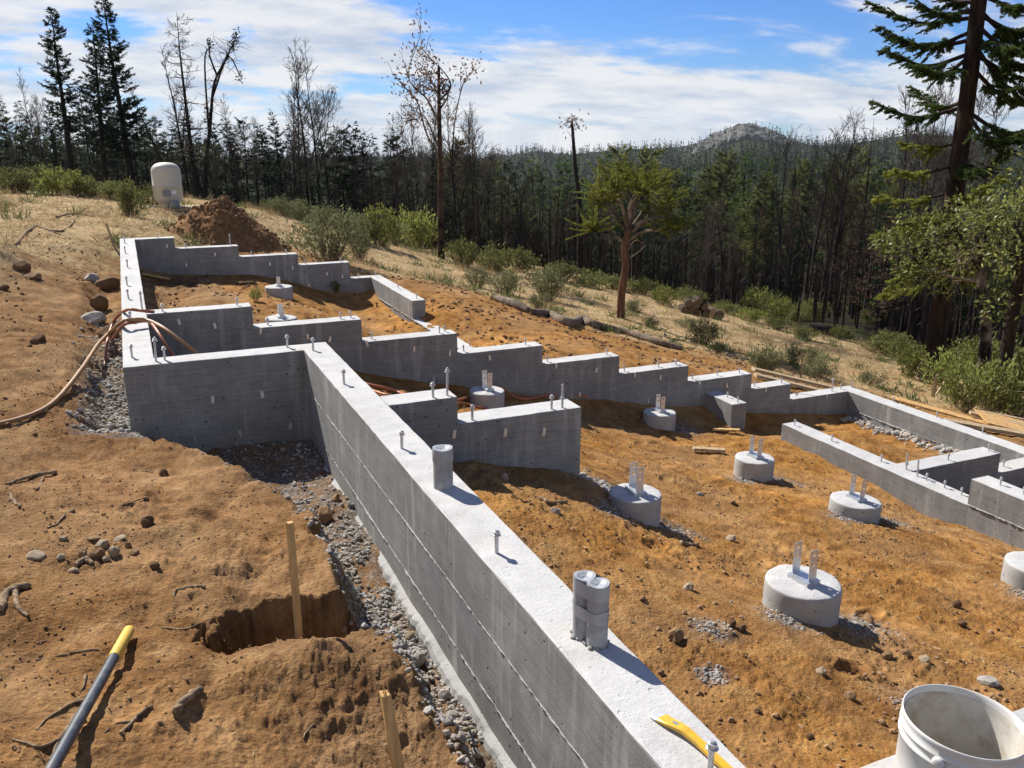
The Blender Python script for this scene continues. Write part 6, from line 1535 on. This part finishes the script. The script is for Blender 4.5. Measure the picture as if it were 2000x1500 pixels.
def reg_front(rs, n):
    x = rs.uniform(-2.2, .95, n); y = 1.2 + rs.rand(n) ** 1.3 * 8; k = (fbm(x * 1.6, y * 1.6, 3, 23) + rs.normal(0, .12, n) > .06) & (x < bank_x(y)) & ((x < -.2) | (y < 6.2)); return x[k], y[k]
scatter('soil_crumbs', 'clod', 17000, reg_front, .002, .011, 5, 'dark crumbs of soil strewn over the trodden ground', pw=2.6)
scatter('pebbles', 'rock', 7000, reg_front, .002, .012, 15, 'small brown pebbles strewn over the trodden ground', pw=2.6)
def reg_right(rs, n):
    x = rs.uniform(1.3, 6.2, n); y = 1.0 + rs.rand(n) ** 1.2 * 7.1; k = (fbm(x * 1.4, y * 1.4, 3, 29) + rs.normal(0, .14, n) > .02); return x[k], y[k]
scatter('soil_crumbs', 'clod', 9000, reg_right, .003, .015, 7, 'dark crumbs of soil strewn over the orange slope between the walls', pw=2.6)
scatter('pebbles', 'rock', 5200, reg_right, .003, .022, 17, 'small orange-brown stones strewn over the slope between the walls', pw=2.6)
def reg_out(rs, n):
    x = rs.uniform(3.9, 12, n); y = rs.uniform(8.5, 15, n); k = (fbm(x * .9, y * .9, 3, 31) + rs.normal(0, .15, n) > .0) & (y < 15.5 - .35 * (x - 3)); return x[k], y[k]
scatter('soil_crumbs', 'clod', 5200, reg_out, .008, .05, 8, 'clods of dark earth strewn over the soil outside the stepped wall', pw=2.4)
def reg_in(rs, n): x = rs.uniform(.1, 3.6, n); y = rs.uniform(8.5, 14.2, n); k = fbm(x * 1.2, y * 1.2, 3, 37) + rs.normal(0, .15, n) > .0; return x[k], y[k]
scatter('soil_crumbs', 'clod', 2600, reg_in, .006, .035, 9, 'clods of dark earth strewn between the two farthest walls', pw=2.4)
def reg_far(rs, n): x = rs.uniform(-3.5, -.4, n); y = rs.uniform(6, 15, n); k = fbm(x * 1.1, y * 1.1, 3, 43) + rs.normal(0, .15, n) > .05; return x[k], y[k]
scatter('soil_crumbs', 'clod', 3000, reg_far, .004, .03, 10, 'clods of dark earth strewn outside the level wall', pw=2.6)

# sticks and roots
def stick(pts, r0, r1, label, mat='stick', name='stick', n=34, lift=.6, twig=None):
    P = []
    for (x, y) in pts: p = hit(x, y); P.append((p[0], p[1], gz(p[0], p[1])))
    P = spline(P, n); dep = float((P[n // 2] - CAMP) @ _f); s = dep / FPX; R = np.linspace(r0, r1, n) * s / 2 * .85; P[:, 2] += R * lift; P[:, :2] += np.stack([fbm(np.linspace(0, 4, n), np.full(n, pts[0][0] * .11), 2, 4), fbm(np.linspace(0, 4, n), np.full(n, pts[0][1] * .13), 2, 6)], 1) * (R.max() * 1.3)
    t = empty(name, tuple(P[n // 2])); o = P[n // 2].copy(); mb = MB(); tube(mb, P - o, R * (1 + .45 * fbm(np.linspace(0, 9, n), np.full(n, pts[0][0] * .37), 3, 3)), 9); mb.build('stem', MAT[mat], t)
    for tw in (twig or []):
        Q = []
        for (x, y) in tw: p = hit(x, y); Q.append((p[0], p[1], gz(p[0], p[1])))
        Q = spline(Q, 10); Rq = np.linspace(r1 * .8, r1 * .35, 10) * s / 2; Q[:, 2] += Rq * lift; mb = MB(); tube(mb, Q - o, Rq, 6); mb.build('side_twig', MAT[mat], t)
    return tag(t, label, 'stick')
stick([(2, 1196), (22, 1160), (58, 1145)], 20, 16, 'thick pale root piece with a curling side root on the trodden soil', twig=[[(30, 1160), (34, 1188), (44, 1200), (56, 1208)]])
stick([(345, 1394), (365, 1372), (394, 1350)], 21, 17, 'short stubby piece of branch lying on the packed soil')
stick([(168, 1412), (150, 1400), (135, 1420), (118, 1445), (100, 1490)], 10, 9, 'forked root lying beside the tool handle', twig=[[(120, 1445), (80, 1462), (55, 1460), (25, 1450)], [(175, 1368), (140, 1378), (118, 1390), (90, 1410), (72, 1430)], [(168, 1320), (164, 1345), (158, 1352)]])
stick([(298, 1382), (275, 1398), (255, 1420), (238, 1440)], 7, 9, 'knobbly small root lying near the tool handle', twig=[[(258, 1412), (225, 1418), (205, 1435)]])
stick([(194, 1274), (150, 1277), (120, 1283), (70, 1292)], 6, 3, 'thin dark twig lying across the packed soil')
stick([(402, 1150), (375, 1148), (345, 1155), (338, 1168)], 7, 5, 'crooked twig lying above the dug hole')
stick([(394, 1226), (360, 1232), (330, 1230), (285, 1225)], 4, 3, 'thin wavy root lying by the end of the dug hole')
stick([(145, 1002), (125, 1012), (110, 1028), (92, 1032)], 7, 4, 'thin pale twig lying among the crumbs of soil')
stick([(110, 925), (60, 935), (12, 948)], 10, 6, 'pale bark strip lying on the trodden soil', twig=[[(85, 935), (75, 955), (68, 958)]])
stick([(18, 970), (32, 985), (40, 995)], 9, 7, 'short stub of branch near the pale bark strip')
stick([(150, 1110), (165, 1095), (180, 1105)], 14, 10, 'chunk of wood lying below the heap of tan rocks')
stick([(255, 908), (280, 920), (300, 925)], 3, 2, 'hair-thin root lying above the rounded clod'); stick([(290, 975), (262, 985), (232, 990)], 4, 3, 'thin pale root with a bulb on the trodden soil')
stick([(615, 1420), (600, 1432), (592, 1445)], 5, 3, 'thin splinter on the packed soil near the splintered stake')
stick([(870, 1440), (920, 1425), (965, 1418)], 6, 4, 'grey twig lying in the rubble strip', twig=[[(880, 1450), (915, 1440), (950, 1432)]])
stick([(-10, 500), (30, 480), (55, 455), (72, 441)], 8, 5, 'long pale curved branch lying on the far left spoil', twig=[[(72, 441), (95, 452), (120, 460)]])
stick([(90, 452), (120, 452), (140, 440), (152, 423)], 5, 3, 'pale branch bent upward on the straw far beyond the hoses'); stick([(110, 425), (145, 420), (185, 424)], 5, 3, 'pale branch lying flat on the straw below the tank')
stick([(1055, 975), (1075, 985), (1105, 982)], 9, 6, 'dark splintered wood on the orange soil near the short wall'); stick([(1330, 1062), (1345, 1066), (1362, 1070)], 10, 7, 'dark chunk of bark on the orange soil among concrete crumbs')
stick([(1732, 1196), (1742, 1206), (1754, 1214)], 3, 3, 'pale straw-like splinter on the soil past the biggest pier'); stick([(1280, 1356), (1290, 1350), (1300, 1345)], 3, 2, 'pale thin splinter on the soil above the pry bar')
stick([(1268, 600), (1290, 640), (1300, 660)], 4, 3, 'thin dead branch leaning by the fallen log', 'log')
for k in range(40):
    px = RR.uniform(150, 1750); py = np.interp(px, [150, 600, 860, 1100, 1400, 1750], [440, 520, 560, 610, 690, 770]) + RR.uniform(-30, 20); a = RR.uniform(0, 3.14); L = RR.uniform(8, 24)
    if 230 < px < 850 and py > 440: continue
    stick([(px, py), (px + L * .5, py + RR.uniform(-2, 2)), (px + L, py + RR.uniform(-5, 6))], 3.0, 1.6, 'thin dead twig lying on the dry slope', 'old_wood', n=8)['group'] = 'dead twigs on the dry slope'

# straw lying and standing on the slope, green weeds
def straw(name, mat, n, region, Lm, wd, seed, label, lie=.35):
    rs = np.random.RandomState(seed); x, y = region(rs, n); n = len(x); z = ground(x, y); mb = MB()
    D = rs.normal(size=(n, 3)); D[:, 2] = np.abs(D[:, 2]) * lie + .02; L = Lm * rs.uniform(.4, 1.4, n)
    cards(mb, np.stack([x, y, z + .004], 1), D, rs.normal(size=(n, 3)) + (0, 0, .8), L, wd, 0, .3)
    return tag(mb.build(name, MAT[mat]), label, 'grass', kind='stuff')
def edge_y(x): return np.interp(x, [-8, -2, .2, 2, 3.5, 5, 7, 9, 11, 14, 18], [9.5, 10.5, 13.5, 17.0, 15.8, 13.8, 13.2, 12.4, 11, 9.2, 7])
def reg_slope(rs, n):
    a = np.radians(rs.uniform(-14, 60, n)); r = 9 + 24 * rs.rand(n) ** .8; x = r * np.sin(a); y = r * np.cos(a); k = (y > edge_y(x) - .8 + rs.normal(0, .6, n)) & (r < np.interp(np.degrees(a), RIDGE_AZ, RIDGE_R) + 3) & (fbm(x * .8, y * .8, 3, 47) + rs.normal(0, .2, n) > -.12)
    return x[k], y[k]
straw('dry_grass', 'straw', 52000, reg_slope, .11, .010, 1, 'dry straw-coloured grass covering the slope beyond the foundation')
def reg_tuft(rs, n):
    m = n // 40; a = np.radians(rs.uniform(-12, 58, m)); r = 12 + 20 * rs.rand(m) ** .8; cx = r * np.sin(a); cy = r * np.cos(a); k = (cy > edge_y(cx) + .3); cx, cy = cx[k], cy[k]; x = np.repeat(cx, 40) + rs.normal(0, .12, len(cx) * 40); y = np.repeat(cy, 40) + rs.normal(0, .12, len(cx) * 40); return x, y
straw('weeds', 'weed', 9000, reg_tuft, .20, .022, 2, 'low green weeds dotted over the dry slope', 1.2)
straw('dry_grass', 'straw', 16000, reg_tuft, .24, .010, 3, 'tufts of standing dry grass dotted over the slope', 1.5)
def reg_l(rs, n): x = rs.uniform(-4, -.3, n); y = rs.uniform(6, 16, n); k = fbm(x * 1.2, y * 1.2, 3, 53) + rs.normal(0, .2, n) > .05; return x[k], y[k]
straw('dry_grass', 'straw', 9000, reg_l, .06, .006, 4, 'bits of straw strewn over the soil outside the level wall', .25)
def reg_fg(rs, n): x = rs.uniform(-1.5, .9, n); y = rs.uniform(1.5, 6, n); k = x < bank_x(y); return x[k], y[k]
straw('dry_grass', 'straw', 700, reg_fg, .035, .003, 5, 'scattered bits of straw on the trodden soil in front', .2)
def reg_fr(rs, n): x = rs.uniform(1.3, 6, n); y = rs.uniform(1.2, 8, n); return x, y
straw('dry_grass', 'straw', 1100, reg_fr, .045, .004, 6, 'scattered bits of straw on the orange soil between the piers', .2)
# two weeds between the far walls
for (x, y, s, lab) in ((654, 572, .17, 'green leafy weed sprouting at the foot of the far stepped wall'), (500, 590, .13, 'small green weed sprouting by the top of the middle wall')):
    p = hit(x, y); o = empty('weed', (p[0], p[1], gz(p[0], p[1])), RR.uniform(0, 6)); o.scale = (s * 1.2, s * 1.2, s * 1.5)
    for nm, me in zip(('stems', 'leaves'), SHR['y'][0]): link(nm, me, o)
    tag(o, lab, 'weed')
# ------------------------------------------------------------------ the air: pale even haze round everything
def haze():
    mb = MB(); box(mb, -2750, 2750, -2750, 2750, -260, 75)
    m = bpy.data.materials.new('haze'); m.use_nodes = True; t = m.node_tree; t.nodes.clear()
    v = t.nodes.new('ShaderNodeVolumePrincipled'); v.inputs['Color'].default_value = (.80, .88, 1.0, 1); v.inputs['Density'].default_value = .00006; v.inputs['Anisotropy'].default_value = .2
    o = t.nodes.new('ShaderNodeOutputMaterial'); t.links.new(v.outputs[0], o.inputs['Volume'])
    tag(mb.build('haze', m, smooth=False), 'thin bluish haze over the far valley', 'haze', kind='stuff')
haze()
